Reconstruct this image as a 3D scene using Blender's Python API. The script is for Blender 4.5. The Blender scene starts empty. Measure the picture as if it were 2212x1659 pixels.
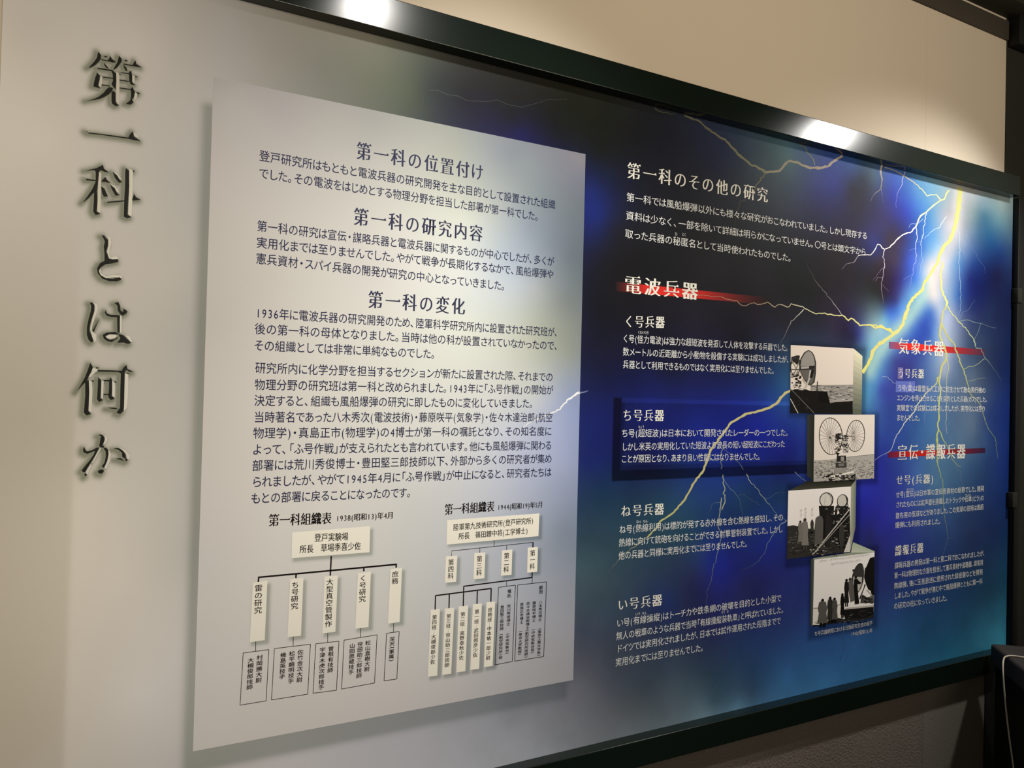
import bpy, bmesh, math
import numpy as np
from mathutils import Matrix, Vector, noise

S = bpy.context.scene
C = S.collection
# ------------------------------------------------------------------ camera
F_PX, CX, CY = 1661.0, 1106.0, 829.5
YAW, PITCH, ROLL = 0.50295709, 0.01360579, 0.02480139
EYE_D, EYE_Z = 1.77, 1.5           # metres from the print, metres above the floor
fw = Vector((math.sin(YAW)*math.cos(PITCH), math.cos(YAW)*math.cos(PITCH), math.sin(PITCH)))
rt = fw.cross(Vector((0, 0, 1))).normalized()
up = rt.cross(fw)
cr, sr = math.cos(ROLL), math.sin(ROLL)
rt, up = cr*rt+sr*up, -sr*rt+cr*up
cam_d = bpy.data.cameras.new('camera')
cam = bpy.data.objects.new('camera', cam_d)
C.objects.link(cam)
M = Matrix((rt, up, -fw)).transposed().to_4x4()
M.translation = Vector((0, -EYE_D, EYE_Z))
cam.matrix_world = M
cam_d.sensor_fit = 'HORIZONTAL'
cam_d.sensor_width = 36.0
cam_d.lens = 36.0*F_PX/2212.0
cam_d.clip_start = 0.02
S.camera = cam
# ------------------------------------------------------------------ world and lights
S.view_settings.view_transform = 'Standard'
S.view_settings.look = 'None'
S.view_settings.gamma = 1.0
S.view_settings.use_curve_mapping = False
S.view_settings.exposure = 0.0
W = bpy.data.worlds.new('world')
S.world = W
W.use_nodes = True
W.node_tree.nodes['Background'].inputs[0].default_value = (1.0, 0.86, 0.68, 1)
W.node_tree.nodes['Background'].inputs[1].default_value = 0.20

def spot(name, loc, target, power, size, blend, radius, col):
    l = bpy.data.lights.new(name, 'SPOT')
    l.energy = power; l.spot_size = math.radians(size); l.spot_blend = blend
    l.shadow_soft_size = radius; l.color = col
    o = bpy.data.objects.new(name, l); C.objects.link(o)
    o.location = loc
    o.rotation_euler = (Vector(target)-Vector(loc)).to_track_quat('-Z', 'Y').to_euler()
    return o
spot('track_spotlight', (0.97, -1.43, 3.11), (0.86, 0, 1.46), 200, 59, 1.0, 0.07, (1.0, 0.97, 0.90))
spot('track_spotlight', (3.293, -1.0, 2.878), (2.50, 0, 1.45), 165, 78, 1.0, 0.06, (1.0, 0.97, 0.92))
spot('track_spotlight', (-0.9, -1.60, 3.10), (-0.20, 0, 1.30), 80, 56, 1.0, 0.05, (1.0, 0.91, 0.76))
def area(name, loc, target, power, sx, sy, col):
    l = bpy.data.lights.new(name, 'AREA'); l.shape = 'RECTANGLE'
    l.size = sx; l.size_y = sy; l.energy = power; l.color = col
    l.spread = math.radians(100)
    o = bpy.data.objects.new(name, l); C.objects.link(o)
    o.location = loc
    o.rotation_euler = (Vector(target)-Vector(loc)).to_track_quat('-Z', 'Y').to_euler()
    return o
# broad warm fill light, added behind the camera to brighten the upper wall
area('fill_light', (1.5, -3.2, 2.35), (1.5, 0, 3.0), 24, 3.4, 0.8, (1.0, 0.84, 0.64))

# ------------------------------------------------------------------ helpers
def pt(u, v, y=0.0):
    """point of the photograph -> place on the vertical plane at depth y"""
    d = rt*((u-CX)/F_PX)+up*(-(v-CY)/F_PX)+fw
    t = (EYE_D+y)/d.y
    return (d.x*t, EYE_Z+d.z*t)
def ptz(u, v, z):
    """point of the photograph -> place on the horizontal plane at height z"""
    d = rt*((u-CX)/F_PX)+up*(-(v-CY)/F_PX)+fw
    t = (z-EYE_Z)/d.z
    return Vector((d.x*t, -EYE_D+d.y*t, z))
def lin(c):
    c = np.asarray(c, dtype=float)/255.0
    return np.where(c <= 0.04045, c/12.92, ((c+0.055)/1.055)**2.4)
def tag(o, label=None, cat=None, group=None, kind=None):
    if label: o['label'] = label
    if cat: o['category'] = cat
    if group: o['group'] = group
    if kind: o['kind'] = kind
    return o
def link(name, me, parent=None):
    o = bpy.data.objects.new(name, me); C.objects.link(o)
    if parent is not None: o.parent = parent
    return o
def mesh(name, verts, faces, mats, parent=None, mi=None, smooth=False):
    me = bpy.data.meshes.new(name)
    me.from_pydata([tuple(v) for v in verts], [], [tuple(f) for f in faces])
    for m in (mats if isinstance(mats, (list, tuple)) else [mats]): me.materials.append(m)
    if mi is not None: me.polygons.foreach_set('material_index', mi)
    if smooth: me.polygons.foreach_set('use_smooth', [True]*len(me.polygons))
    me.update()
    return link(name, me, parent)
def box(name, lo, hi, m, parent=None, bevel=0.0, seg=2):
    bm = bmesh.new()
    r = bmesh.ops.create_cube(bm, size=1.0)
    for v in bm.verts:
        v.co = Vector([lo[i]+(v.co[i]+0.5)*(hi[i]-lo[i]) for i in range(3)])
    if bevel:
        bmesh.ops.bevel(bm, geom=bm.edges[:], offset=bevel, segments=seg, affect='EDGES', profile=0.5)
    me = bpy.data.meshes.new(name); bm.to_mesh(me); bm.free()
    me.materials.append(m)
    if bevel:
        me.polygons.foreach_set('use_smooth', [True]*len(me.polygons))
    o = link(name, me, parent)
    return o
def mat(name, col, rough=0.6, spec=0.5, metal=0.0, bump=0.0, bscale=80.0, attr=None, coat=0.0, var=0.0):
    m = bpy.data.materials.new(name); m.use_nodes = True
    nt = m.node_tree; b = nt.nodes['Principled BSDF']
    c = tuple(col)+(1.0,) if len(col) == 3 else tuple(col)
    b.inputs['Base Color'].default_value = c
    b.inputs['Roughness'].default_value = rough
    b.inputs['Specular IOR Level'].default_value = spec
    b.inputs['Metallic'].default_value = metal
    b.inputs['Coat Weight'].default_value = coat
    b.inputs['Coat Roughness'].default_value = 0.12
    tc = nt.nodes.new('ShaderNodeTexCoord')
    if attr:
        a = nt.nodes.new('ShaderNodeAttribute'); a.attribute_name = attr
        nt.links.new(a.outputs['Color'], b.inputs['Base Color'])
    else:
        n = nt.nodes.new('ShaderNodeTexNoise'); n.inputs['Scale'].default_value = 6.0; n.inputs['Detail'].default_value = 5.0
        nt.links.new(tc.outputs['Object'], n.inputs['Vector'])
        mx = nt.nodes.new('ShaderNodeMix'); mx.data_type = 'RGBA'
        k = 1.0-var
        mx.inputs['A'].default_value = (c[0]*k, c[1]*k, c[2]*k, 1); mx.inputs['B'].default_value = c
        nt.links.new(n.outputs['Fac'], mx.inputs['Factor'])
        nt.links.new(mx.outputs['Result'], b.inputs['Base Color'])
    if bump:
        n2 = nt.nodes.new('ShaderNodeTexNoise'); n2.inputs['Scale'].default_value = bscale; n2.inputs['Detail'].default_value = 3.0
        nt.links.new(tc.outputs['Object'], n2.inputs['Vector'])
        bp = nt.nodes.new('ShaderNodeBump'); bp.inputs['Strength'].default_value = bump; bp.inputs['Distance'].default_value = 0.004
        nt.links.new(n2.outputs['Fac'], bp.inputs['Height'])
        nt.links.new(bp.outputs['Normal'], b.inputs['Normal'])
    return m
_inks = {}
def ink(rgb, rough=0.5):
    k = (tuple(int(c) for c in rgb), rough)
    if k not in _inks:
        _inks[k] = mat('ink', tuple(lin(rgb)), rough=rough, spec=0.07)
    return _inks[k]

M_CREAM = mat('cream_wallpaper', (0.63, 0.56, 0.455), 0.85, 0.2, bump=0.12, bscale=500, var=0.04)
M_TAUPE = mat('taupe_wallpaper', (0.19, 0.165, 0.142), 0.85, 0.25, bump=1.0, bscale=160, var=0.10)
M_TAUPE2 = mat('smooth_taupe_wallpaper', (0.185, 0.170, 0.142), 0.85, 0.25, bump=0.3, bscale=220, var=0.06)
M_RAIL = mat('dark_green_enamel', (0.006, 0.011, 0.008), 0.165, 0.32, coat=0.04)
M_DARK = mat('dark_olive_paint', (0.022, 0.023, 0.016), 0.8, 0.3, bump=0.3, bscale=300, var=0.2)
M_BLACK = mat('black_paint', (0.006, 0.007, 0.006), 0.6, 0.3)
M_TRIM = mat('dark_brown_trim', (0.060, 0.052, 0.040), 0.7, 0.3, var=0.15)
M_CEIL = mat('pale_ceiling', (0.60, 0.55, 0.45), 0.9, 0.2)
M_CARPET = mat('dark_carpet', (0.03, 0.028, 0.026), 0.95, 0.1, bump=0.8, bscale=300, var=0.3)
M_CLOTH = mat('charcoal_cloth', (0.065, 0.057, 0.054), 0.9, 0.2, bump=0.6, bscale=400, var=0.2)
M_CABLE = mat('white_cable', (0.62, 0.56, 0.44), 0.5, 0.4)
M_SHEET = mat('printed_film', (1, 1, 1), 0.5, 0.07, bump=0.04, bscale=60, attr='Col')

# ------------------------------------------------------------------ room
XL, XR = -2.2, 5.2
wall = box('wall_back', (XL, 0.0, 0.0), (3.225, 0.12, 3.60), M_CREAM); tag(wall, kind='structure')
box('wallpaper_strip', (XL, -0.002, 2.30), (2.705, 0.001, 2.985), M_CREAM, wall)
box('wallpaper_strip', (2.705, -0.0023, 2.30), (3.224, 0.001, 2.985), M_CREAM, wall)
box('lower_wallpaper_strip', (XL, -0.002, 0.0), (2.752, 0.001, 0.60), M_TAUPE, wall)
box('lower_wallpaper_strip', (2.752, -0.0025, 0.0), (3.145, 0.001, 0.60), M_TAUPE2, wall)
w2 = box('wall_right', (3.225, -0.004, 0.0), (XR, 0.12, 3.10), M_DARK); tag(w2, kind='structure')
box('upper_wall_panel', (3.225, -0.002, 3.10), (XR, 0.12, 3.60), M_CREAM, w2)
box('dark_post', (3.146, -0.006, 0.0), (3.227, 0.02, 0.465), M_BLACK, w2)
t1 = box('trim_1', (XL, -0.012, 2.985), (3.2255, 0.0, 3.062), M_TRIM, bevel=0.002); tag(t1, kind='structure')
t2 = box('trim_2', (3.232, -0.05, 2.96), (XR, -0.004, 3.10), M_BLACK, bevel=0.002); tag(t2, kind='structure')
cl = box('ceiling', (XL, -3.4, 3.60), (XR, 0.12, 3.68), M_BLACK); tag(cl, kind='structure')
t3 = box('trim_3', (XL, -0.10, 3.078), (3.72, 0.0, 3.185), M_DARK, bevel=0.003); tag(t3, kind='structure')
fl = box('floor', (XL, -3.4, -0.08), (XR, 0.12, 0.0), M_CARPET); tag(fl, kind='structure')

# ------------------------------------------------------------------ display board
board = bpy.data.objects.new('display_board', None); C.objects.link(board)
board.location = (1.5, 0, 0.46)
tag(board, 'long framed storm-lightning information board with Japanese text on the wall', 'display board')
bpy.context.view_layer.update()
def adopt(o):
    o.parent = board; o.matrix_parent_inverse = board.matrix_world.inverted(); return o
SX0, SX1, SZ0, SZ1 = -0.165, 3.283, 0.50, 2.385
D0 = -0.006           # front of the print
Y_PANEL = D0-0.00015; Y_BOLT = D0-0.00025; Y_PIC = D0-0.0004; Y_CARD = D0-0.0004; Y_TEXT = D0-0.0007

# ---- noise helper
rng = np.random.default_rng(7)
_tab = rng.random((64, 64))
def vnoise(x, z):
    xi = np.floor(x).astype(int); zi = np.floor(z).astype(int)
    fx = x-xi; fz = z-zi; fx = fx*fx*(3-2*fx); fz = fz*fz*(3-2*fz)
    a = _tab[xi % 64, zi % 64]; b = _tab[(xi+1) % 64, zi % 64]; c = _tab[xi % 64, (zi+1) % 64]; d = _tab[(xi+1) % 64, (zi+1) % 64]
    return (a*(1-fx)+b*fx)*(1-fz)+(c*(1-fx)+d*fx)*fz
def fbm(x, z, s, oct=4):
    t = 0; a = 0.5; f = s
    for k in range(oct):
        t = t+a*vnoise(x*f+17*k, z*f+31*k); a *= 0.5; f *= 2.03
    return t/(1-0.5**oct)-0.5
def project(X, Z, y=0.0):
    dx = X; dy = EYE_D+y; dz = Z-EYE_Z
    a = rt.x*dx+rt.y*dy+rt.z*dz; b = up.x*dx+up.y*dy+up.z*dz; c = fw.x*dx+fw.y*dy+fw.z*dz
    return CX+F_PX*a/c, CY-F_PX*b/c
def field(cps, X, Z, warp=0.02, sm=0.02):
    """smooth colour field through measured points of the print (linear radial basis, lightly smoothed)"""
    pts = np.array([pt(c[0], c[1]) for c in cps]); cols = (lin([c[2] for c in cps]))**(1/2.2)
    n = len(pts)
    R = np.hypot(pts[:, None, 0]-pts[None, :, 0], pts[:, None, 1]-pts[None, :, 1])
    A_ = np.zeros((n+1, n+1)); A_[:n, :n] = -R+sm*np.eye(n); A_[:n, n] = 1; A_[n, :n] = 1
    w = np.linalg.solve(A_, np.vstack([cols, np.zeros(3)]))
    gx = np.arange(X.min()-0.03, X.max()+0.04, 0.011); gz = np.arange(Z.min()-0.03, Z.max()+0.04, 0.011)
    GX, GZ = np.meshgrid(gx, gz, indexing='ij')
    fld = np.zeros(GX.shape+(3,))+w[n]
    for (px, pz), wk in zip(pts, w[:n]):
        fld -= np.sqrt((GX-px)**2+(GZ-pz)**2+0.00012)[..., None]*wk
    Xw = np.clip(X+warp*fbm(X, Z, 5.0)*2, gx[0], gx[-2]); Zw = np.clip(Z+warp*fbm(X+9, Z+4, 5.0)*2, gz[0], gz[-2])
    i = ((Xw-gx[0])/0.011).astype(int).clip(0, len(gx)-2); j = ((Zw-gz[0])/0.011).astype(int).clip(0, len(gz)-2)
    fx = ((Xw-gx[i])/0.011)[..., None]; fz = ((Zw-gz[j])/0.011)[..., None]
    f = (fld[i, j]*(1-fx)+fld[i+1, j]*fx)*(1-fz)+(fld[i, j+1]*(1-fx)+fld[i+1, j+1]*fx)*fz
    return np.clip(f, 0.02, 1)**2.2
def grid(name, xs, zs, y, cols, m, parent):
    nx, nz = len(xs), len(zs)
    X, Z = np.meshgrid(xs, zs, indexing='ij')
    co = np.stack([X, np.full_like(X, y), Z], -1).reshape(-1, 3)
    i = np.arange(nx-1)[:, None]*nz+np.arange(nz-1)[None, :]
    q = np.stack([i, i+nz, i+nz+1, i+1], -1).reshape(-1, 4)
    me = bpy.data.meshes.new(name)
    me.vertices.add(len(co)); me.vertices.foreach_set('co', co.ravel())
    me.loops.add(q.size); me.loops.foreach_set('vertex_index', q.ravel())
    me.polygons.add(len(q)); me.polygons.foreach_set('loop_start', np.arange(len(q))*4); me.polygons.foreach_set('loop_total', np.full(len(q), 4))
    me.update(calc_edges=True)
    ca = me.color_attributes.new('Col', 'FLOAT_COLOR', 'POINT')
    rgba = np.ones((len(co), 4)); rgba[:, :3] = np.clip(cols.reshape(-1, 3), 0.002, 1)
    ca.data.foreach_set('color', rgba.ravel())
    me.materials.append(m)
    return link(name, me, parent)

# colours of sheet and panel: print tone with leftover room light and shade in it
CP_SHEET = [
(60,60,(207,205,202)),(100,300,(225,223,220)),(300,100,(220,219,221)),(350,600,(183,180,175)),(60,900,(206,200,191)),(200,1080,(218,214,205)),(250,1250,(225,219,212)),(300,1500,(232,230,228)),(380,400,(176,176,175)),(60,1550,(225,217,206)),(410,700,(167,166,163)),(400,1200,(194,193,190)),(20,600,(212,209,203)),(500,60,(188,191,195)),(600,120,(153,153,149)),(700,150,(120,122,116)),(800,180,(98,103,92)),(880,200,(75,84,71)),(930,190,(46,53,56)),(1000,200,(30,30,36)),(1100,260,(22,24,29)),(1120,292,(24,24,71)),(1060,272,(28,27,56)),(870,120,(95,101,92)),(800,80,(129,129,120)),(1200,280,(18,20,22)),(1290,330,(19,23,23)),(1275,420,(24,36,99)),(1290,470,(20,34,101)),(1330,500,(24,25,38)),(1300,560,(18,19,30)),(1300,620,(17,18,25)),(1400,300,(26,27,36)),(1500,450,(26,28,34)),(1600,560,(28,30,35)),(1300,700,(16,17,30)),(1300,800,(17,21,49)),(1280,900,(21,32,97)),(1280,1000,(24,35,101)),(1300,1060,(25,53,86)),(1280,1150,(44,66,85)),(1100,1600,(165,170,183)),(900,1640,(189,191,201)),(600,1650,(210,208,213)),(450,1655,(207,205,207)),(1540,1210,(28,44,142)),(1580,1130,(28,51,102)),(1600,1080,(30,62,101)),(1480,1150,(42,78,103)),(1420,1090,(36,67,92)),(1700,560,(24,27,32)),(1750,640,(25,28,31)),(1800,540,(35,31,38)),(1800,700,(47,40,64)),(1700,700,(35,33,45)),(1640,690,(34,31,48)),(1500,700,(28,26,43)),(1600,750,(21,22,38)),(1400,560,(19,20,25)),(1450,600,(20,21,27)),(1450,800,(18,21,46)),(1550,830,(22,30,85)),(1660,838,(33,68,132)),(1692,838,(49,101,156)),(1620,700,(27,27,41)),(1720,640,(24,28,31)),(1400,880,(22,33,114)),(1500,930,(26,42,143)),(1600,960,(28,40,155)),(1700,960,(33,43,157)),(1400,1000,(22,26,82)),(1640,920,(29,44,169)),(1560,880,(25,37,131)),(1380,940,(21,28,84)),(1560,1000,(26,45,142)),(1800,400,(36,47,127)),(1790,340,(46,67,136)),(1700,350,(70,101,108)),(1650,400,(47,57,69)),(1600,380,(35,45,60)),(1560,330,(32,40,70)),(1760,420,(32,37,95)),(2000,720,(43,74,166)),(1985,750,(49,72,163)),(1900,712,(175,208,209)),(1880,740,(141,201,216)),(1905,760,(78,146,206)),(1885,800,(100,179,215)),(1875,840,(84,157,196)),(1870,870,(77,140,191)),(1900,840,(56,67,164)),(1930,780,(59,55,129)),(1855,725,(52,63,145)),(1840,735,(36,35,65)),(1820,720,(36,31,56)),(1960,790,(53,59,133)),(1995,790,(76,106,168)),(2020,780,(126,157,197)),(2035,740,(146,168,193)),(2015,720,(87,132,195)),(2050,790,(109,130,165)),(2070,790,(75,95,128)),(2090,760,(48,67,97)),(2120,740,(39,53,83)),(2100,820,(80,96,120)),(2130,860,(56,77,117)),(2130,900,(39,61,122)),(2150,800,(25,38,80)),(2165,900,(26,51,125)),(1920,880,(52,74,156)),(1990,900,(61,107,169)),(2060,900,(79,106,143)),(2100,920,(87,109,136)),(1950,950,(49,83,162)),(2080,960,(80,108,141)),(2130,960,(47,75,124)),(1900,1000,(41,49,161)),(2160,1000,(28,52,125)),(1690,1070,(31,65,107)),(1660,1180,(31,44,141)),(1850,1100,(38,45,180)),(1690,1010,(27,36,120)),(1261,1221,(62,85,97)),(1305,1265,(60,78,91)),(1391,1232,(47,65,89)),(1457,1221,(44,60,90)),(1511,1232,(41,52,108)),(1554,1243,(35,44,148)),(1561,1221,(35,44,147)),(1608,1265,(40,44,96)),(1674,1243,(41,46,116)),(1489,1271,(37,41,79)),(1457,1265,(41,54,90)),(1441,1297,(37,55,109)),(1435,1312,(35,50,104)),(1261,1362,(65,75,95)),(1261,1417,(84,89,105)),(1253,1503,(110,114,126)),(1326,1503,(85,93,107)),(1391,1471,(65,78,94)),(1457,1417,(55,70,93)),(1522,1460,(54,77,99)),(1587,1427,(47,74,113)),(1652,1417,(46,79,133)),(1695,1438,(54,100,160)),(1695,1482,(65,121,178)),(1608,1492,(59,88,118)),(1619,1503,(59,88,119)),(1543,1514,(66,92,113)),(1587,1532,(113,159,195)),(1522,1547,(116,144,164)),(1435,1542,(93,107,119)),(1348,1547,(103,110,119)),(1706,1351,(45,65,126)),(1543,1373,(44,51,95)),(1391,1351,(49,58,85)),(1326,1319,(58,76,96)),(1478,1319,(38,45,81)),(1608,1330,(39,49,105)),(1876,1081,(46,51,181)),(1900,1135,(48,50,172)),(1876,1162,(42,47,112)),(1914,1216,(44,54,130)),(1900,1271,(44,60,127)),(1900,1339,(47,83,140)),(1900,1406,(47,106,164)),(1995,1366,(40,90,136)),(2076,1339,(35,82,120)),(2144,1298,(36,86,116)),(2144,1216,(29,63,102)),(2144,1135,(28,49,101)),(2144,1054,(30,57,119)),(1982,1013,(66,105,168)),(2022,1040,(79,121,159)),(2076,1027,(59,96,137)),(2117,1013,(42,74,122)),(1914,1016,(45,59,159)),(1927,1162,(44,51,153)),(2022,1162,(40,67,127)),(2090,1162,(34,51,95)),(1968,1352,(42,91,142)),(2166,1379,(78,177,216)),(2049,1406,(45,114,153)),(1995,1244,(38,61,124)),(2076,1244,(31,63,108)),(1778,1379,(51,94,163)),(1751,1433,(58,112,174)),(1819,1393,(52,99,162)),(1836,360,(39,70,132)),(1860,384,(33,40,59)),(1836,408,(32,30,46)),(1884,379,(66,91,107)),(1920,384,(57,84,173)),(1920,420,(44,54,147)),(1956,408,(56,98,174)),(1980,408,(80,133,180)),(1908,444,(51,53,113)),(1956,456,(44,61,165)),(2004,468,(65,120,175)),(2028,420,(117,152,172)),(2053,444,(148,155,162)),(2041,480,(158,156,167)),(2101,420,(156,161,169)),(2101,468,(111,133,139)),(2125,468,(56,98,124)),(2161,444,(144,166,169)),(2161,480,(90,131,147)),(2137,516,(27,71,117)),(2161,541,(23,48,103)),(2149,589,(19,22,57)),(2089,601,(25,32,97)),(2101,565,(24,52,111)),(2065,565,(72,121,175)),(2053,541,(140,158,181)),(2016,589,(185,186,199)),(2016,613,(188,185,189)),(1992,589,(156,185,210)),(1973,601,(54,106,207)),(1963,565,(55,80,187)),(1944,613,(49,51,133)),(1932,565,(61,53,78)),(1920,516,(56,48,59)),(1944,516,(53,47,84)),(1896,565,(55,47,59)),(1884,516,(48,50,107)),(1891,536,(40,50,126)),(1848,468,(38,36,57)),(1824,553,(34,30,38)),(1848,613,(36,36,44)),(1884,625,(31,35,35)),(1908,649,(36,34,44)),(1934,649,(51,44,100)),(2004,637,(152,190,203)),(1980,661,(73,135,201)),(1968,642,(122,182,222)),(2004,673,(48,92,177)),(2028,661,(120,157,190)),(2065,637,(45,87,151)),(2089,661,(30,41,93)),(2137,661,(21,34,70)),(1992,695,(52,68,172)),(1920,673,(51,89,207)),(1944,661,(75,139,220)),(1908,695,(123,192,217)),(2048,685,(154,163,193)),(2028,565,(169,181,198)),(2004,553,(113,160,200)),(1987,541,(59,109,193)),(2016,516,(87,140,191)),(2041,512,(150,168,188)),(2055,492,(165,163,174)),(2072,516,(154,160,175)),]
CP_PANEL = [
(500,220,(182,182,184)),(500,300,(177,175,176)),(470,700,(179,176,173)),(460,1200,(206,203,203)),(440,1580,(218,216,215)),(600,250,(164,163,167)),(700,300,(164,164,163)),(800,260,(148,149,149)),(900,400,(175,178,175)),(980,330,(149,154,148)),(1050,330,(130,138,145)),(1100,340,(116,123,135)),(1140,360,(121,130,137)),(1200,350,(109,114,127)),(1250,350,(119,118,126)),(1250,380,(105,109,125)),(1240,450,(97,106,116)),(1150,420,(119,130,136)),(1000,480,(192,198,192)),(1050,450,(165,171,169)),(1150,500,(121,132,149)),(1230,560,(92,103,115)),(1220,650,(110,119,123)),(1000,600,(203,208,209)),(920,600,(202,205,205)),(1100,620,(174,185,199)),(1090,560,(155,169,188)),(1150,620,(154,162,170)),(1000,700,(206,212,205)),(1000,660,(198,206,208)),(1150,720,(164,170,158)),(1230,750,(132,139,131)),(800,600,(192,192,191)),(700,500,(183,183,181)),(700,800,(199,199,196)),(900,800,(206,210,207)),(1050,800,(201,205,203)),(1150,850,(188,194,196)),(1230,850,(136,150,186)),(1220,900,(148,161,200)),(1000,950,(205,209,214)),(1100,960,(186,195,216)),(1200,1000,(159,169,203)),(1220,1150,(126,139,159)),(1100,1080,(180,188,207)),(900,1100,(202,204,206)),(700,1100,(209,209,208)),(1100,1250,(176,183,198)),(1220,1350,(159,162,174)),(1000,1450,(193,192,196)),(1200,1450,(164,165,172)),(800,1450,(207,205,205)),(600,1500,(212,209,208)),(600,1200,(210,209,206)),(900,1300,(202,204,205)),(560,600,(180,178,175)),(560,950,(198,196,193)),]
def paint_sheet(X, Z):
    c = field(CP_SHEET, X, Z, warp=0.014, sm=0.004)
    # printed glow round the two legs of the main lightning stroke
    def leg(path, s, rgb, amt):
        nonlocal c
        d = segdist(X, Z, [pt(*p) for p in path])
        c = c+(lin(rgb)*0.74-c)*(amt*np.exp(-(d/s)**2))[..., None]
    leg([(2068, 420), (2062, 480), (2045, 540), (2015, 590)], 0.035, (222, 218, 222), 0.6)
    leg([(2005, 625), (1975, 665), (1950, 700), (1922, 728), (1893, 765), (1872, 815)], 0.060, (75, 140, 225), 0.5)
    leg([(2005, 620), (1975, 665), (1950, 700), (1922, 728), (1893, 765), (1876, 800)], 0.033, (190, 235, 225), 0.75)
    leg([(2022, 640), (2034, 690), (2040, 750), (2036, 800)], 0.032, (195, 205, 228), 0.6)
    leg([(2012, 585), (2012, 632)], 0.040, (244, 234, 232), 0.8)
    n = fbm(X, Z, 9.0, 5)[..., None]
    dark = np.clip((X-0.6)/0.5, 0, 1)[..., None]
    c = c*(1+0.40*n*dark)
    # a darker, browner strip of the sheet left of the title, its edge a plain upright line
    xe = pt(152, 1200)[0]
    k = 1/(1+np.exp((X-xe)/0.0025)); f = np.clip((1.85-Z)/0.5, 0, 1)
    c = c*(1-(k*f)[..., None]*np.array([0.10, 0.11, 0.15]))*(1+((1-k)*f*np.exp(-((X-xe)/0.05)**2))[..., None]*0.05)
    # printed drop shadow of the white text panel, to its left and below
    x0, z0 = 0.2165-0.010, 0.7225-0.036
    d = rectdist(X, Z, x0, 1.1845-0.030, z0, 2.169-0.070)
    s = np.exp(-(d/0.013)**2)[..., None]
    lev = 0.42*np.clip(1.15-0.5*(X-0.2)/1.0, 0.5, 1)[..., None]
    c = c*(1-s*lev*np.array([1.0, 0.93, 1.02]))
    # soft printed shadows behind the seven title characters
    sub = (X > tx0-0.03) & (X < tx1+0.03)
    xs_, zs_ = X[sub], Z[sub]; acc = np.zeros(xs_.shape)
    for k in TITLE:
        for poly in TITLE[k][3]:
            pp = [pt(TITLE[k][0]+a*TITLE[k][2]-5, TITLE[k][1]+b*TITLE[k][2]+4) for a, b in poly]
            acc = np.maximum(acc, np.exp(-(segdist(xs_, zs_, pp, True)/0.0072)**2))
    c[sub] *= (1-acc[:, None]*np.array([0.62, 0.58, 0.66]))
    # sunken dark box printed round the second weapon paragraph
    bx0, bz1 = pt(1322, 859); bx1, bz0 = pt(1745, 1021)
    ins = ((X > bx0) & (X < bx1) & (Z > bz0) & (Z < bz1))
    ed = np.minimum(X-bx0, Z-bz0)
    m = np.where(ins & (ed < 0.030), 0.22, 1.0)
    m = np.where(ins & (ed >= 0.030) & (ed < 0.042), 0.55, m)
    m = np.where(ins & (ed >= 0.042), 0.82, m)
    m = np.where(ins & (bz1-Z < 0.014) & (ed > 0.030), 1.35, m)
    c = c*m[..., None]
    # soft printed shadow round the four photographs
    for (u0, v0, u1, v1) in ((1708, 745, 1862, 894), (1742, 896, 1889, 1036), (1701, 1052, 1848, 1200), (1750, 1200, 1888, 1346)):
        ax, az = pt(u0, v0); bx, bz = pt(u1, v1)
        d = rectdist(X, Z, ax, bx, bz-0.004, az)
        c = c*(1-0.5*np.exp(-(d/0.014)**2))[..., None]
    return c
def paint_panel(X, Z):
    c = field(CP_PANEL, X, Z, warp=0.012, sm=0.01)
    n = fbm(X, Z, 7.0, 4)[..., None]
    c = c*(1+0.10*n*np.clip((X-0.75)/0.3, 0, 1)[..., None])
    for q in CARDS:
        ps = [pt(*p) for p in q]
        x0 = min(p[0] for p in ps); x1 = max(p[0] for p in ps); z0 = (ps[2][1]+ps[3][1])/2; z1 = (ps[0][1]+ps[1][1])/2
        d = rectdist(X, Z, x0+0.006, x1+0.002, z0-0.003, z1-0.008)
        c = c*(1-0.42*np.exp(-(d/0.0050)**2)[..., None]*np.array([1, 0.92, 1.0]))
    return c


# polylines / polygons given as photo measurements, laid on the print plane
def segdist(X, Z, pts, closed=False):
    d = np.full(X.shape, 9.0)
    n = len(pts)
    for i in range(n if closed else n-1):
        ax, az = pts[i]; bx, bz = pts[(i+1) % n]
        vx, vz = bx-ax, bz-az; L = vx*vx+vz*vz+1e-12
        t = np.clip(((X-ax)*vx+(Z-az)*vz)/L, 0, 1)
        d = np.minimum(d, np.hypot(X-ax-t*vx, Z-az-t*vz))
    return d
def rectdist(X, Z, x0, x1, z0, z1):
    dx = np.maximum(np.maximum(x0-X, X-x1), 0); dz = np.maximum(np.maximum(z0-Z, Z-z1), 0)
    return np.hypot(dx, dz)
def poly_obj(name, shapes, y, parent, frame=None):
    """shapes: list of (polygon in photo px, colour); one flat printed piece, each shape a hair in front of the last"""
    bm = bmesh.new(); ms = []; 
    for k, (poly, col) in enumerate(shapes):
        mt = ink(col)
        if mt not in ms: ms.append(mt)
        vs = []
        for (u, v) in poly:
            if frame: u, v = frame[0]+u*frame[2], frame[1]+v*frame[2]
            x, z = pt(u, v, y)
            vs.append(bm.verts.new((x, y-0.000004*(k % 45), z)))
        try: f = bm.faces.new(vs)
        except ValueError: continue
        f.material_index = ms.index(mt)
        f.normal_update()
        if f.normal.y > 0: f.normal_flip()
    bmesh.ops.triangulate(bm, faces=bm.faces[:])
    me = bpy.data.meshes.new(name); bm.to_mesh(me); bm.free()
    for mt in ms: me.materials.append(mt)
    return link(name, me, parent)
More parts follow.
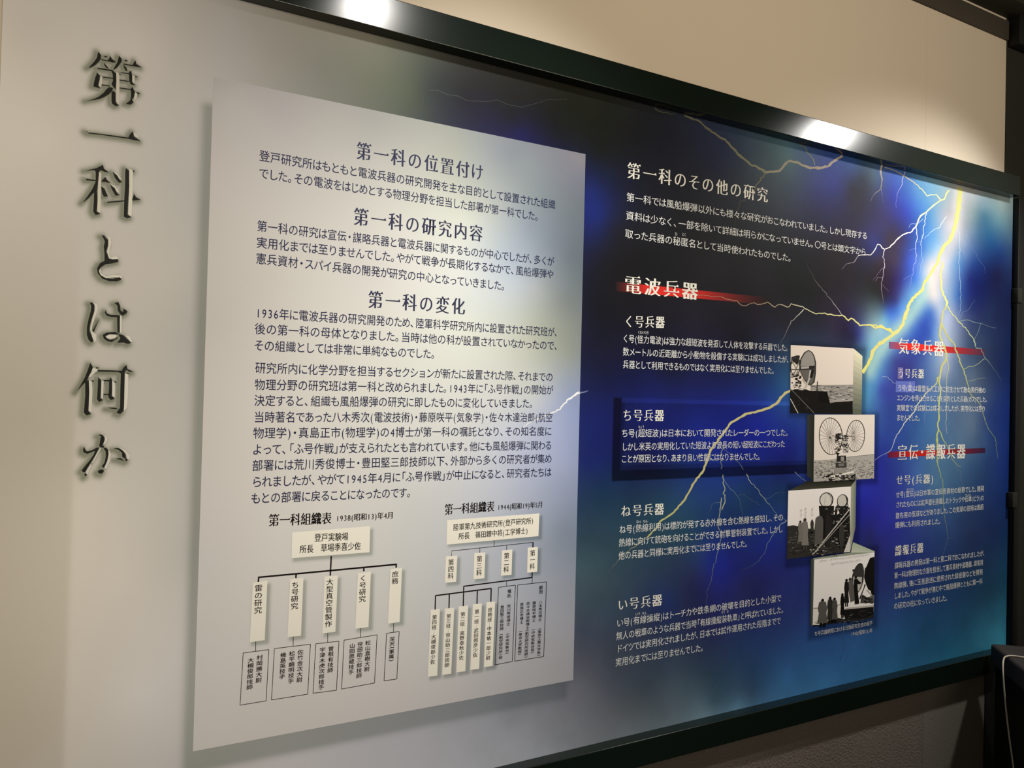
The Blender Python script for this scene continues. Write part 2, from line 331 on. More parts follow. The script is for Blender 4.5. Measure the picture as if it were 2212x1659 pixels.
def ribbon(pts, w):
    """polyline (px) -> list of quads; w one width or one per point"""
    out = []; n = len(pts)
    if not hasattr(w, '__len__'): w = [w]*n
    P = np.array(pts, float); T = np.gradient(P, axis=0); T /= np.linalg.norm(T, axis=1)[:, None]+1e-9
    N = np.stack([-T[:, 1], T[:, 0]], 1)
    A = P+N*np.array(w)[:, None]/2; B = P-N*np.array(w)[:, None]/2
    for i in range(n-1): out.append([tuple(A[i]), tuple(A[i+1]), tuple(B[i+1]), tuple(B[i])])
    return out
def ellipse(cx, cy, rx, ry, rot=0, n=28, a0=0, a1=360):
    r = math.radians(rot); o = []
    for k in range(n):
        a = math.radians(a0+(a1-a0)*k/(n if a1-a0 == 360 else n-1))
        x, y = rx*math.cos(a), ry*math.sin(a)
        o.append((cx+x*math.cos(r)-y*math.sin(r), cy+x*math.sin(r)+y*math.cos(r)))
    return o
def ring(cx, cy, rx, ry, w, rot=0, n=32):
    e = ellipse(cx, cy, rx, ry, rot, n); e.append(e[0]); e.append(e[1])
    return ribbon(e, w)

# the seven characters of the big vertical title: (u, v, scale, dark shapes, light faces)
TITLE = {
 '第': (150, 80, 0.1567, [
  [(400,200),(435,250),(430,300),(400,345),(355,385),(300,415),(262,425),(300,385),(345,335),(380,280),(388,240)],
  [(430,295),(470,312),(525,322),(545,300),(565,262),(585,300),(645,345),(600,350),(540,335),(450,318)],
  [(685,258),(720,300),(722,330),(690,380),(650,425),(600,452),(630,400),(660,350),(670,310)],
  [(745,365),(870,385),(890,350),(908,320),(922,370),(1000,420),(940,410),(860,398),(750,378)],
  [(475,258),(520,265),(510,280),(485,272)], [(760,315),(805,322),(790,335),(768,330)],
  [(385,422),(480,435),(598,455),(590,470),(480,452),(388,437)],
  [(378,488),(420,530),(415,580),(400,640),(395,670),(430,710),(370,690),(330,680),(335,640),(355,560),(372,520)],
  [(455,545),(600,562),(598,575),(460,556)], [(440,652),(560,668),(555,680),(442,662)],
  [(575,455),(610,470),(645,505),(645,600),(635,720),(610,690),(580,650),(600,600),(598,520)],
  [(545,690),(600,700),(590,740),(540,790),(470,830),(400,855),(235,880),(330,855),(400,825),(470,770),(510,720)],
  [(580,760),(610,740),(635,770),(635,880),(650,915),(682,940),(640,950),(590,920),(580,880)],
  [(705,485),(830,500),(815,485),(850,465),(865,530),(862,610),(880,640),(912,660),(850,655),(825,610),(822,530),(815,505),(710,495)],
  [(675,495),(710,515),(690,520)], [(895,530),(942,548),(920,555)], [(685,585),(820,605),(815,615),(690,597)],
  [(690,695),(840,715),(870,690),(905,760),(885,830),(860,860),(885,900),(840,930),(780,920),(840,870),(850,800),(845,728),(690,705)],
  [(920,755),(975,775),(950,790)], [(745,380),(790,430),(800,470),(775,460),(752,420)], [(475,350),(510,395),(545,432),(510,425),(485,395)]],
  [[(645,480),(690,500),(690,900),(680,935),(645,880),(648,600)], [(425,540),(455,550),(450,650),(430,700),(405,665),(418,600)],
   [(865,520),(900,540),(900,640),(868,620)], [(900,760),(935,780),(930,840),(890,890),(895,830)]]),
 '一': (150, 80, 0.1567, [[(260,1315),(400,1330),(810,1385),(835,1340),(875,1298),(888,1370),(985,1435),(900,1420),(800,1398),(400,1342),(262,1328)],
  [(230,1295),(250,1302),(240,1312)]], [[(890,1310),(950,1370),(940,1390),(892,1360)]]),
 '科': (150, 330, 0.1808, [
  [(190,212),(320,185),(400,145),(412,190),(475,235),(420,225),(370,205),(355,220),(345,330),(330,450),(320,470),(285,480),(225,545),(160,595),(215,520),(275,430),(315,340),(315,230),(300,205)],
  [(195,308),(315,325),(310,335),(205,328)], [(385,335),(430,288),(445,320),(490,360),(430,348),(385,345)],
  [(380,400),(420,430),(440,480),(460,520),(410,520),(390,480)], [(515,225),(570,270),(600,320),(630,350),(590,355),(545,300)],
  [(485,380),(540,420),(570,480),(600,505),(550,510),(510,440)], [(450,585),(650,568),(655,578),(455,598)],
  [(295,485),(330,460),(335,560),(325,700),(370,730),(310,740),(285,700),(292,580)],
  [(675,180),(712,215),(715,400),(700,580),(695,740),(738,770),(690,780),(650,760),(655,580),(665,400),(668,230)],
  [(750,210),(783,215),(765,228)], [(750,550),(775,492),(795,530),(848,558),(790,565),(750,570)]],
  [[(345,230),(380,240),(378,400),(370,720),(332,700),(340,470)], [(715,190),(760,210),(755,500),(742,765),(700,735),(712,500)],
   [(525,228),(575,250),(625,320),(600,318)], [(495,380),(545,395),(600,480),(570,470)]]),
 'と': (150, 330, 0.1808, [
  [(385,990),(415,985),(440,1020),(462,1040),(460,1110),(440,1180),(475,1265),(520,1275),(580,1275),(585,1300),(520,1318),(430,1330),(370,1370),(350,1420),(380,1470),(440,1500),(520,1505),(600,1485),(622,1515),(560,1535),(470,1530),(390,1500),(340,1440),(330,1380),(365,1320),(420,1290),(420,1200),(410,1120),(425,1060),(400,1005)]],
  [[(440,985),(495,1020),(500,1080),(480,1150),(475,1220),(500,1270),(470,1260),(450,1180),(465,1100),(465,1030)], [(495,1250),(560,1235),(600,1280),(580,1270),(500,1275)],
   [(365,1375),(380,1440),(440,1480),(540,1460),(630,1470),(620,1500),(540,1485),(440,1500),(370,1460),(350,1400)]]),
 'は': (140, 620, 0.1808, [
  [(300,185),(330,185),(355,220),(350,290),(320,380),(300,460),(295,530),(320,580),(345,645),(320,660),(285,630),(265,570),(265,480),(285,380),(310,290),(318,230)],
  [(415,375),(385,440),(345,540),(330,525),(375,440)], [(490,275),(500,310),(540,330),(640,335),(640,360),(560,355),(500,340),(478,305)],
  [(595,190),(640,180),(660,220),(665,280),(700,300),(700,255),(750,290),(735,315),(690,340),(660,320),(635,280),(630,220)],
  [(625,345),(660,335),(655,400),(655,550),(630,535),(628,420)],
  [(455,570),(500,545),(600,535),(650,560),(600,562),(530,562),(482,585),(498,612),(540,632),(600,622),(640,590),(620,620),(560,655),(500,640),(465,610)],
  [(640,560),(700,575),(790,665),(760,678),(700,660),(630,665),(665,610)]],
  [[(340,185),(390,210),(395,270),(360,370),(330,460),(320,520),(375,570),(375,640),(350,665),(325,590),(300,500),(330,380),(358,280),(355,215)],
   [(660,340),(680,350),(678,545),(658,545)], [(720,575),(770,590),(805,650),(790,660)], [(490,588),(535,568),(600,570),(630,585),(590,612),(540,622),(505,610)]]),
 '何': (140, 620, 0.1808, [
  [(305,905),(335,955),(320,1010),(280,1080),(265,1120),(210,1170),(145,1245),(190,1170),(240,1080),(275,990)], [(370,955),(410,962),(385,972)],
  [(390,990),(680,1000),(700,965),(735,930),(750,980),(822,1012),(770,1010),(735,985),(715,1020),(710,1200),(705,1420),(700,1480),(660,1515),(620,1500),(660,1440),(665,1200),(670,1030),(640,1012),(400,1008)],
  [(735,1028),(775,1032),(755,1042)], [(245,1130),(285,1110),(290,1250),(280,1480),(315,1515),(260,1530),(228,1500),(245,1300)],
  [(315,1115),(355,1120),(335,1132)], [(398,1075),(435,1115),(430,1250),(425,1330),(458,1350),(410,1370),(385,1340),(395,1200)],
  [(462,1110),(530,1110),(550,1080),(565,1110),(565,1250),(560,1300),(598,1335),(545,1345),(520,1310),(530,1200),(530,1125),(470,1122)],
  [(585,1125),(620,1132),(600,1145)], [(465,1275),(530,1275),(530,1288),(467,1288)], [(505,1440),(600,1440),(640,1460),(560,1450)]],
  [[(287,1110),(325,1130),(330,1250),(320,1500),(284,1480),(292,1250)], [(340,960),(400,990),(300,1080),(282,1075)],
   [(718,1030),(760,1045),(755,1300),(745,1440),(706,1485),(712,1300)], [(437,1115),(465,1125),(455,1340),(432,1320)], [(567,1115),(600,1145),(598,1320),(565,1300)]]),
 'か': (140, 900, 0.09643, [
  [(760,410),(800,395),(860,420),(890,480),(880,560),(840,640),(885,665),(870,695),(800,680),(770,650),(790,560),(800,480),(820,440)],
  [(435,675),(460,740),(500,780),(620,750),(700,700),(770,690),(700,840),(600,1000),(500,1160),(450,1250),(400,1230),(380,1200),(450,1110),(560,980),(650,850),(680,760),(600,790),(500,830),(420,790),(410,730)],
  [(870,700),(920,690),(970,740),(975,850),(950,980),(900,1110),(880,1145),(830,1110),(890,1030),(920,900),(920,780)],
  [(760,1200),(850,1180),(880,1220),(830,1275),(760,1260),(740,1230)], [(450,1265),(500,1305),(460,1335),(440,1300)],
  [(1090,705),(1200,700),(1300,760),(1360,830),(1370,930),(1415,970),(1370,1000),(1350,930),(1290,900),(1280,800),(1190,730)],
  [(1135,935),(1250,930),(1340,990),(1240,960)]],
  [[(890,400),(950,470),(945,560),(890,625),(860,610),(900,520)], [(980,720),(1030,840),(1010,1000),(930,1180),(880,1150),(950,1000),(980,850)],
   [(1200,690),(1350,750),(1450,870),(1440,960),(1405,960),(1372,850),(1300,760)], [(790,700),(820,700),(640,1030),(600,1050),(700,850)], [(580,1060),(600,1110),(500,1300),(465,1240)]]),
}
def zc(ox, oy, s, *p): return [(ox+a*s, oy+b*s) for a, b in p]
_c = lambda *p: zc(480, 1060, 0.3134, *p)
_d = lambda *p: zc(880, 1060, 0.2653, *p)
CARDS = [_c((482,288),(1020,245),(1015,425),(478,465)),
 _c((210,635),(312,620),(293,1030),(190,1045)), _c((468,612),(560,600),(543,1000),(450,1010)), _c((705,592),(797,585),(780,973),(690,983)),
 _c((935,568),(1025,558),(1008,940),(917,952)), _c((1160,540),(1240,532),(1223,905),(1142,917)),
 _d((325,240),(1075,185),(1067,370),(318,440)),
 _d((313,535),(407,528),(397,742),(306,750)), _d((545,508),(635,503),(627,713),(538,722)), _d((770,486),(855,478),(848,685),(762,693)), _d((980,463),(1063,458),(1057,660),(975,668)),
 _d((190,970),(265,962),(243,1505),(167,1515)), _d((305,960),(382,953),(356,1490),(283,1500)), _d((418,943),(495,935),(472,1470),(398,1480)),
 _d((533,925),(607,918),(584,1450),(512,1460)), _d((643,908),(715,902),(694,1427),(623,1437))]


# ---- the printed sheet, painted on a fine grid
tx0, tx1 = -0.10, 0.13
xs = np.concatenate([np.arange(SX0, tx0, 0.006), np.arange(tx0, tx1, 0.0022), np.arange(tx1, SX1, 0.0058), [SX1]])
zs = np.linspace(SZ0, SZ1, 440)
X, Z = np.meshgrid(xs, zs, indexing='ij')
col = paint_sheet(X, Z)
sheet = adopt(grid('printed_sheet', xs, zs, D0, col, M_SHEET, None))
PX0, PX1, PZ0, PZ1 = 0.2165, 1.1845, 0.7225, 2.169
xs = np.linspace(PX0, PX1, 300); zs = np.linspace(PZ0, PZ1, 440)
X, Z = np.meshgrid(xs, zs, indexing='ij')
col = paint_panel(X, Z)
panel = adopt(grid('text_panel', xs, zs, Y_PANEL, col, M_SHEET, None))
tag(panel, 'white printed text panel')

# ---- frame
RD = -0.045
def rail(name, x0, x1, z0, z1):
    o = box(name, (x0, RD, z0), (x1, -0.0005, z1), M_RAIL, None, bevel=0.0022, seg=3)
    for f in o.data.polygons:      # broad faces stay flat, only the eased edges are rounded
        f.use_smooth = False
    return adopt(o)
rail('top_rail', XL+0.05, 3.262, 2.349, 2.427)
rail('bottom_rail', XL+0.05, 3.20, 0.459, 0.534)
adopt(box('side_rail', (3.284, -0.030, 0.534), (3.325, -0.005, 2.349), M_BLACK, None, bevel=0.002))
for (u, v) in ((2184, 640), (2173, 1078)):
    x, z = pt(u, v)
    adopt(box('retaining_clip', (x-0.012, -0.034, z-0.030), (x+0.020, -0.008, z+0.030), M_DARK, None, bevel=0.002))

# ------------------------------------------------------------------ lettering
_td = bpy.data.curves.new('glyph', 'FONT'); _td.resolution_u = 4; _td.size = 1.0
_to = bpy.data.objects.new('glyph', _td); C.objects.link(_to)
_gc = {}
def raw_glyph(ch, off):
    _td.offset = off; _td.body = ch
    bpy.context.view_layer.update()
    dg = bpy.context.evaluated_depsgraph_get()
    me = bpy.data.meshes.new_from_object(_to.evaluated_get(dg))
    n = len(me.vertices)
    v = np.zeros(n*3); me.vertices.foreach_get('co', v); v = v.reshape(-1, 3)[:, :2]
    me.calc_loop_triangles()
    t = np.zeros(len(me.loop_triangles)*3, dtype=int); me.loop_triangles.foreach_get('vertices', t)
    bpy.data.meshes.remove(me)
    return v, t.reshape(-1, 3)
def clean(v, t):
    """no triangle centre lies inside another triangle"""
    a, b_, c = v[t[:, 0]], v[t[:, 1]], v[t[:, 2]]; g = (a+b_+c)/3
    ar = np.abs((b_[:, 0]-a[:, 0])*(c[:, 1]-a[:, 1])-(b_[:, 1]-a[:, 1])*(c[:, 0]-a[:, 0]))/2
    s = lambda p, q, r: (p[None, :, 0]-r[:, None, 0])*(q[None, :, 1]-r[:, None, 1])-(q[None, :, 0]-r[:, None, 0])*(p[None, :, 1]-r[:, None, 1])
    d1_, d2_, d3_ = s(a, b_, g), s(b_, c, g), s(c, a, g); e = 1e-7
    inside = ((d1_ > e) & (d2_ > e) & (d3_ > e)) | ((d1_ < -e) & (d2_ < -e) & (d3_ < -e))
    return not ((inside.sum(1) > 1) & (ar > 2e-5)).any()
def mincho(ch):
    """brush-serif cut of a glyph: thin level strokes, thick uprights, small triangular terminals"""
    for off in (-0.014, -0.009, -0.005, 0.0):      # thin the strokes as far as the outline stays clean
        v, t = raw_glyph(ch, off)
        if not len(t) or clean(v, t): break
    if not len(t): return v, t
    d = 0.025 if ch in HIRA else 0.035
    V = [v+[dx, 0] for dx in np.linspace(-d, d, 5)]; T = [t+i*len(v) for i in range(5)]
    base = 5*len(v)
    # outline edges: those used by one triangle only
    key = np.round(v*4000).astype(int); mp = {}; ids = np.array([mp.setdefault(tuple(k), i) for i, k in enumerate(key)]) if len(v) else []
    cnt = {}; dr = {}
    for tri in t:
        for a, b in ((tri[0], tri[1]), (tri[1], tri[2]), (tri[2], tri[0])):
            a, b = ids[a], ids[b]; k = (min(a, b), max(a, b)); cnt[k] = cnt.get(k, 0)+1; dr[k] = (a, b)
    nxt = {}
    for k, c in cnt.items():
        if c == 1: nxt.setdefault(k[0], []).append(k[1]); nxt.setdefault(k[1], []).append(k[0])
    ex = []
    if ch not in HIRA:
        for k, c in cnt.items():
            if c != 1: continue
            a, b = k; pa, pb = v[a], v[b]
            if abs(pa[0]-pb[0]) < 0.012 and 0.018 < abs(pa[1]-pb[1]) < 0.075:
                hi, lo = (a, b) if pa[1] > pb[1] else (b, a)
                ok = 0
                for q, o in ((hi, lo), (lo, hi)):
                    for r in nxt[q]:
                        if r != o and v[r][0] < v[q][0]-0.10 and abs(v[r][1]-v[q][1]) < 0.02: ok += 1
                if ok == 2: ex.append((v[hi], v[lo]))
    for hi, lo in ex:
        x = hi[0]+d
        V.append(np.array([(x-0.15, hi[1]-0.004), (x+0.02, lo[1]), (x-0.045, hi[1]+0.08)])); T.append(np.array([[base, base+1, base+2]])); base += 3
    LV = np.concatenate([np.full(len(a_), i_) for i_, a_ in enumerate(V)])
    return np.column_stack([np.concatenate(V), LV]), np.concatenate(T)
HIRA = set('のけそくちねいせうかとは、。・()（）「」0123456789')
def glyph(ch, style):
    k = (ch, style)
    if k not in _gc:
        c2 = {'（': '(', '）': ')'}.get(ch, ch)
        if c2 == '…':      # three dots in a row
            q = np.array([(math.cos(a), math.sin(a)) for a in np.linspace(0, 2*math.pi, 9)[:8]])*0.045
            _gc[k] = (np.concatenate([q+[x, 0.36] for x in (0.15, 0.38, 0.61, 0.84)]), np.array([[8*j, 8*j+i, 8*j+i+1] for j in range(4) for i in range(1, 7)]))
        elif style == 'm': _gc[k] = mincho(c2)
        else:
            v, t = raw_glyph(c2, 0.0)
            if style == 'b' and len(t):      # heavier cut: the outline twice, a touch apart
                n = len(v); v = np.concatenate([np.column_stack([v+[dx, 0], np.full(n, i_)]) for i_, dx in enumerate((-0.010, 0.010))]); t = np.concatenate([t, t+n])
            _gc[k] = (v, t)
    return _gc[k]
HK = set('ぁあぃいぅうぇえぉおかがきぎくぐけげこごさざしじすずせぜそぞただちつてでとどなにはばひぴふぶへほまみむめもやゆよらりるれろわをんっゃゅょアイウエオカガキクコサシジスセチツッテトドパビメラルレンーャュョダタ')
def advance(ch):
    if ch in '、。': return 0.62, 0.0
    if ch in '「': return 0.55, -0.45
    if ch in '」': return 0.55, 0.0
    if ch in '（）': return 0.42, 0.06
    if ch == '・': return 0.60, -0.20
    if ch.isdigit(): return 0.56, 0.0
    if ch == '〇': return 0.95, 0
    if ch in HK: return 0.90, -0.05
    return 1.0, 0.0
def hline(text, p0, p1, em, style='r', y=Y_TEXT, gw=None):
    """text between two measured points (left and right end, mid height) of the print"""
    a = pt(*p0, y); b = pt(*p1, y)
    W_ = math.hypot(b[0]-a[0], b[1]-a[1])
    xs_, tot = [], 0.0
    for ch in text:
        w, o = advance(ch); xs_.append((tot, w, o)); tot += w
    last = 0.35 if text[-1] in '、。' else 0.04
    pad = 0.09 if style == 'm' and em > 0.031 else 0.04; last = last-0.04+pad
    sx = W_/(tot-last-pad); ux = ((b[0]-a[0])/W_, (b[1]-a[1])/W_)
    VV, TT = [], []; n = 0
    for ch, (x, w, o) in zip(text, xs_):
        if ch == '　': continue
        v, t = glyph(ch, style)
        if not len(t): continue
        vx = v[:, 0]; 
        if ch.isdigit() or ch in '（）':      # latin-width glyphs: centre them in their slot
            c = (vx.min()+vx.max())/2; gx = x+w/2+(vx-c)*0.88; gy = v[:, 1]-(0.02 if ch.isdigit() else 0.0)
        else:
            k_ = gw or (0.88 if style == 'm' and em > 0.031 else 1.0)
            gx = x+o+0.5+(vx-0.5)*k_; gy = v[:, 1]
        gx = (gx-pad)*sx; gy = (gy-0.36)*em
        lay = v[:, 2]*1.2e-5 if v.shape[1] > 2 else 0
        VV.append(np.stack([a[0]+gx*ux[0], np.full(len(gx), y)-lay, a[1]+gx*ux[1]+gy], 1)); TT.append(t+n); n += len(v)
    return VV, TT
def vline(text, p0, p1, wid, style='b', y=Y_TEXT):
    """upright column of text between the top and bottom measured points (column centre)"""
    a = pt(*p0, y); b = pt(*p1, y); H_ = a[1]-b[1]; VV, TT = [], []; n = 0
    adv = [0.55 if c in '（）' else (0.85 if c == '…' else 1.0) for c in text]; tot = sum(adv); s = H_/tot; z = 0
    for ch, ad in zip(text, adv):
        v, t = glyph(ch, style); cz = a[1]-(z+ad/2)*s; cxx = a[0]+(b[0]-a[0])*(z+ad/2)/tot; z += ad
        if len(t):
            gx, gy = v[:, 0].copy(), v[:, 1].copy()
            if ch in '（）…':
                gx, gy = gy-0.36, -(gx-(gx.min()+gx.max())/2)
                gx = gx-(gx.min()+gx.max())/2
            else:
                gx = gx-0.5; gy = gy-0.37
            lay = v[:, 2]*1.2e-5 if v.shape[1] > 2 else 0
            VV.append(np.stack([cxx+gx*wid, np.full(len(gx), y)-lay, cz+gy*s*0.97], 1)); TT.append(t+n); n += len(v)
    return VV, TT
def text_obj(name, parts, col, parent):
    V, T, n = [], [], 0
    for VV, TT in parts:
        k = 0
        for v, t in zip(VV, TT):
            V.append(v); T.append(t+n); k += len(v)
        n += k
    V = np.concatenate(V); T = np.concatenate(T)
    # every triangle faces the room (-Y)
    p = V[T]; cr_ = np.cross(p[:, 1]-p[:, 0], p[:, 2]-p[:, 0])[:, 1]
    T[cr_ > 0] = T[cr_ > 0][:, ::-1]
    me = bpy.data.meshes.new(name)
    me.vertices.add(len(V)); me.vertices.foreach_set('co', V.ravel())
    me.loops.add(T.size); me.loops.foreach_set('vertex_index', T.ravel())
    me.polygons.add(len(T)); me.polygons.foreach_set('loop_start', np.arange(len(T))*3); me.polygons.foreach_set('loop_total', np.full(len(T), 3))
    me.update(calc_edges=True); me.materials.append(ink(col))
    return link(name, me, parent)
# fix: triangle indices inside one line already run on; text_obj only shifts whole lines
def sub(o, par):
    o.parent = par; o.matrix_parent_inverse = par.matrix_world.inverted(); return o

NAVY = (34, 38, 72); NAVY2 = (48, 50, 78); INKB = (26, 20, 22); PALE = (214, 217, 217); HEADW = (218, 218, 210)
EMB = 0.0268
HEADS = [('第一科の位置付け', (770.3,324.8), (1042.9,373.6), 0.0455), ('第一科の研究内容', (764.2,467.2), (1042,505.9), 0.0455), ('第一科の変化', (795.5,646.8), (1004.2,663.1), 0.0455)]
for t, a, b, e in HEADS: sub(text_obj('heading', [hline(t, a, b, e, 'm')], NAVY2, None), panel)
PARAS = [
 [('登戸研究所はもともと電波兵器の研究開発を主な目的として設置された組織', (560.7,335.8), (1199.5,442.8)), ('でした。その電波をはじめとする物理分野を担当した部署が第一科でした。', (560.7,373.6), (1160,467.2))],
 [('第一科の研究は宣伝・謀略兵器と電波兵器に関するものが中心でしたが、多くが', (555.8,487.6), (1196.3,565.7)), ('実用化までは至りませんでした。やがて戦争が長期化するなかで、風船爆弾や', (554.6,523.4), (1195.5,593.3)), ('憲兵資材・スパイ兵器の開発が研究の中心となっていきました。', (553.4,558), (1087.7,617.8))],
 [('1936年に電波兵器の研究開発のため、陸軍科学研究所内に設置された研究班が、', (552.6,675.3), (1201.6,718)), ('後の第一科の母体となりました。当時は他の科が設置されていなかったので、', (550.6,709.9), (1201.6,747.3)), ('その組織としては非常に単純なものでした。', (549.7,745.7), (936.3,764.8))],
 [('研究所内に化学分野を担当するセクションが新たに設置された際、それまでの', (551.8,794.5), (1194.3,814.8)), ('物理分野の研究班は第一科と改められました。1943年に「ふ号作戦」の開始が', (550.6,830.7), (1194.3,842.9)), ('決定すると、組織も風船爆弾の研究に即したものに変化していきました。', (549.7,865.3), (1147.9,871.8)),
  ('当時著名であった八木秀次（電波技術）・藤原咲平（気象学）・佐々木達治郎（航空', (549.3,901.1), (1193.5,901.9)), ('物理学）・真島正市（物理学）の4博士が第一科の嘱託となり、その知名度に', (547.3,935.7), (1191.4,931.6)), ('よって、「ふ号作戦」が支えられたとも言われています。他にも風船爆弾に関わる', (546.5,971.1), (1191.4,962.1)),
  ('部署には荒川秀俊博士・豊田堅三郎技師以下、外部から多くの研究者が集め', (545.3,1006), (1191.4,990.6)), ('られましたが、やがて1945年4月に「ふ号作戦」が中止になると、研究者たちは', (545.3,1041.5), (1190.6,1019.9)), ('もとの部署に戻ることになったのです。', (543.2,1076.9), (884.2,1063.9))]]
for P_ in PARAS: sub(text_obj('paragraph', [hline(t, a, b, EMB) for t, a, b in P_], NAVY, None), panel)

# ---- organisation charts
def c1(x, y): return (480+0.3134*x, 1060+0.3134*y)
def d1(x, y): return (880+0.2653*x, 1060+0.2653*y)
sub(text_obj('chart_title', [hline('第一科組織表', c1(322,205), c1(752,190), 0.030, 'm'), hline('1938（昭和13）年4月', c1(785,190), c1(1180,168), 0.0185, 'm')], INKB, None), panel)
sub(text_obj('chart_title', [hline('第一科組織表', d1(305,155), d1(707,128), 0.030, 'm'), hline('1944（昭和19）年5月', d1(735,135), d1(1102,112), 0.0185, 'm')], INKB, None), panel)
def card(q, txt):
    o = sub(poly_obj('chart_card', [(q, (234, 231, 220))], Y_CARD, None), panel)
    return o
cards = [card(q, None) for q in CARDS]
def cardtext(i, parts):
    text = text_obj('card_text', parts, INKB, None)
    # lettering printed on the card: joined as part of the panel
    sub(text, panel)
cardtext(0, [hline('登戸実験場', c1(637,325), c1(868,315), 0.0200, 'b'), hline('所長　草場季喜少佐', c1(535,405), c1(955,380), 0.0200, 'b')])
for i, (t, a, b) in enumerate([('雷の研究', (252,645), (246,850)), ('ち号研究', (505,625), (497,820)), ('大型真空管製作', (743,605), (731,942)), ('く号研究', (972,580), (965,770)), ('庶務', (1194,553), (1190,645))]):
    cardtext(1+i, [vline(t, c1(*a), c1(*b), 0.0175)])
cardtext(6, [hline('陸軍第九技術研究所（登戸研究所）', d1(375,300), d1(1025,243), 0.0185, 'b'), hline('所長　篠田鐐中将（工学博士）', d1(418,372), d1(980,325), 0.0185, 'b')])
for i, (t, a, b) in enumerate([('第四科', (357,555), (352,722)), ('第三科', (588,527), (583,695)), ('第二科', (809,502), (804,668)), ('第一科', (1021,480), (1016,643))]):
    cardtext(7+i, [vline(t, d1(*a), d1(*b), 0.0165)])
for i, (t, a, b) in enumerate([('第四班…大槻俊郎少佐', (222,1010), (205,1415)), ('第三班…笹山助三郎技師', (338,1000), (322,1440)), ('第二班…高野泰秋少佐', (453,985), (438,1380)), ('第一班…武田照彦少佐', (567,965), (552,1358)), ('庶務班…中本敏一郎少尉', (675,950), (657,1380))]):
    cardtext(11+i, [vline(t, d1(*a), d1(*b), 0.0135)])
def wire(fn, lines):
    sh = []
    for pts_, w in lines:
        for q in ribbon([fn(*p) for p in pts_], w): sh.append((q, INKB))
    sub(poly_obj('connector_line', sh, Y_CARD-0.00015, None), panel)
wire(c1, [([(752,450),(745,585)], 3.0)]); wire(c1, [([(248,597),(1204,507)], 3.4), ([(252,595),(249,628)], 3.2), ([(510,573),(508,602)], 3.2), ([(977,530),(976,555)], 3.2), ([(1200,505),(1199,530)], 3.2)])
for a, b in (((232,1038),(231,1107)), ((490,1005),(489,1072)), ((728,980),(727,1047)), ((956,948),(954,1012)), ((1182,912),(1181,975))): wire(c1, [([a, b], 1.1)])
wire(d1, [([(708,405),(707,450)], 1.0), ([(360,532),(360,490),(1025,420)], 1.1), ([(591,466),(590,507)], 1.0), ([(810,442),(809,482)], 1.0)])
wire(d1, [([(1024,420),(1022,462)], 2.4), ([(1017,665),(1015,710)], 2.2), ([(458,778),(1017,706)], 2.4), ([(460,776),(455,940)], 2.4)])
wire(d1, [([(229,854),(685,795)], 2.6), ([(230,852),(226,968)], 2.4), ([(342,840),(339,955)], 2.4), ([(570,815),(567,922)], 2.4), ([(683,795),(680,905)], 2.4)])
wire(d1, [([(808,735),(808,778)], 1.0)]); wire(d1, [([(1018,710),(1016,752)], 1.0)])
def outline(fn, q, cols_, wid):
    q = [fn(*p) for p in q]
    sh = []
    for i in range(4): sh += [(s, INKB) for s in ribbon([q[i], q[(i+1) % 4]], 1.2)]
    o = sub(poly_obj('name_box', sh, Y_CARD, None), panel)
    sub(text_obj('name_list', [vline(t, fn(*a), fn(*b), wid, 'b') for t, a, b in cols_], INKB, None), panel)
outline(c1, [(145,1118),(322,1095),(303,1448),(123,1478)], [('村岡勝大尉', (260,1130), (251,1325)), ('大槻俊郎技師', (198,1150), (188,1372))], 0.0140)
outline(c1, [(360,1088),(608,1058),(590,1402),(340,1442)], [('佐竹金次大尉', (541,1093), (532,1322)), ('松平頼明技手', (482,1103), (473,1330)), ('幾島英技手', (422,1113), (413,1300))], 0.0140)
outline(c1, [(645,1055),(805,1037),(788,1375),(626,1396)], [('曽根有技師', (751,1070), (744,1255)), ('宇津木虎次郎技手', (693,1078), (682,1372))], 0.0140)
outline(c1, [(840,1030),(1068,993),(1050,1325),(823,1367)], [('松山直樹大尉', (1006,1030), (997,1247)), ('笹田助三郎技師', (952,1040), (942,1293)), ('山田愿蔵技手', (898,1050), (888,1268))], 0.0140)
outline(c1, [(1133,983),(1220,970),(1204,1297),(1116,1311)], [('深沢（軍属）', (1172,1005), (1165,1178))], 0.0140)
outline(d1, [(742,787),(880,768),(855,1390),(714,1418)], [('嘱託', (832,800), (830,872)), ('荒川秀俊博士', (827,925), (822,1100)), ('（中央気象台）', (818,1160), (811,1330)), ('豊田堅三郎技師', (773,933), (768,1138)), ('（航空研究所）他', (764,1163), (758,1372))], 0.0118)
outline(d1, [(898,768),(1133,742),(1110,1350),(875,1388)], [('顧問', (1088,770), (1087,842)), ('八木秀次博士', (1085,893), (1080,1064)), ('（東京工業大学長）', (1078,1118), (1069,1348)), ('藤原咲平博士', (1034,898), (1030,1069)), ('（中央気象台長）', (1026,1125), (1018,1325)),
  ('佐々木達治郎博士', (985,903), (978,1130)), ('（航空研究所技師）', (975,1132), (967,1360)), ('真島正市博士', (933,910), (929,1085)), ('（東京大学教授）', (922,1140), (914,1340))], 0.0118)

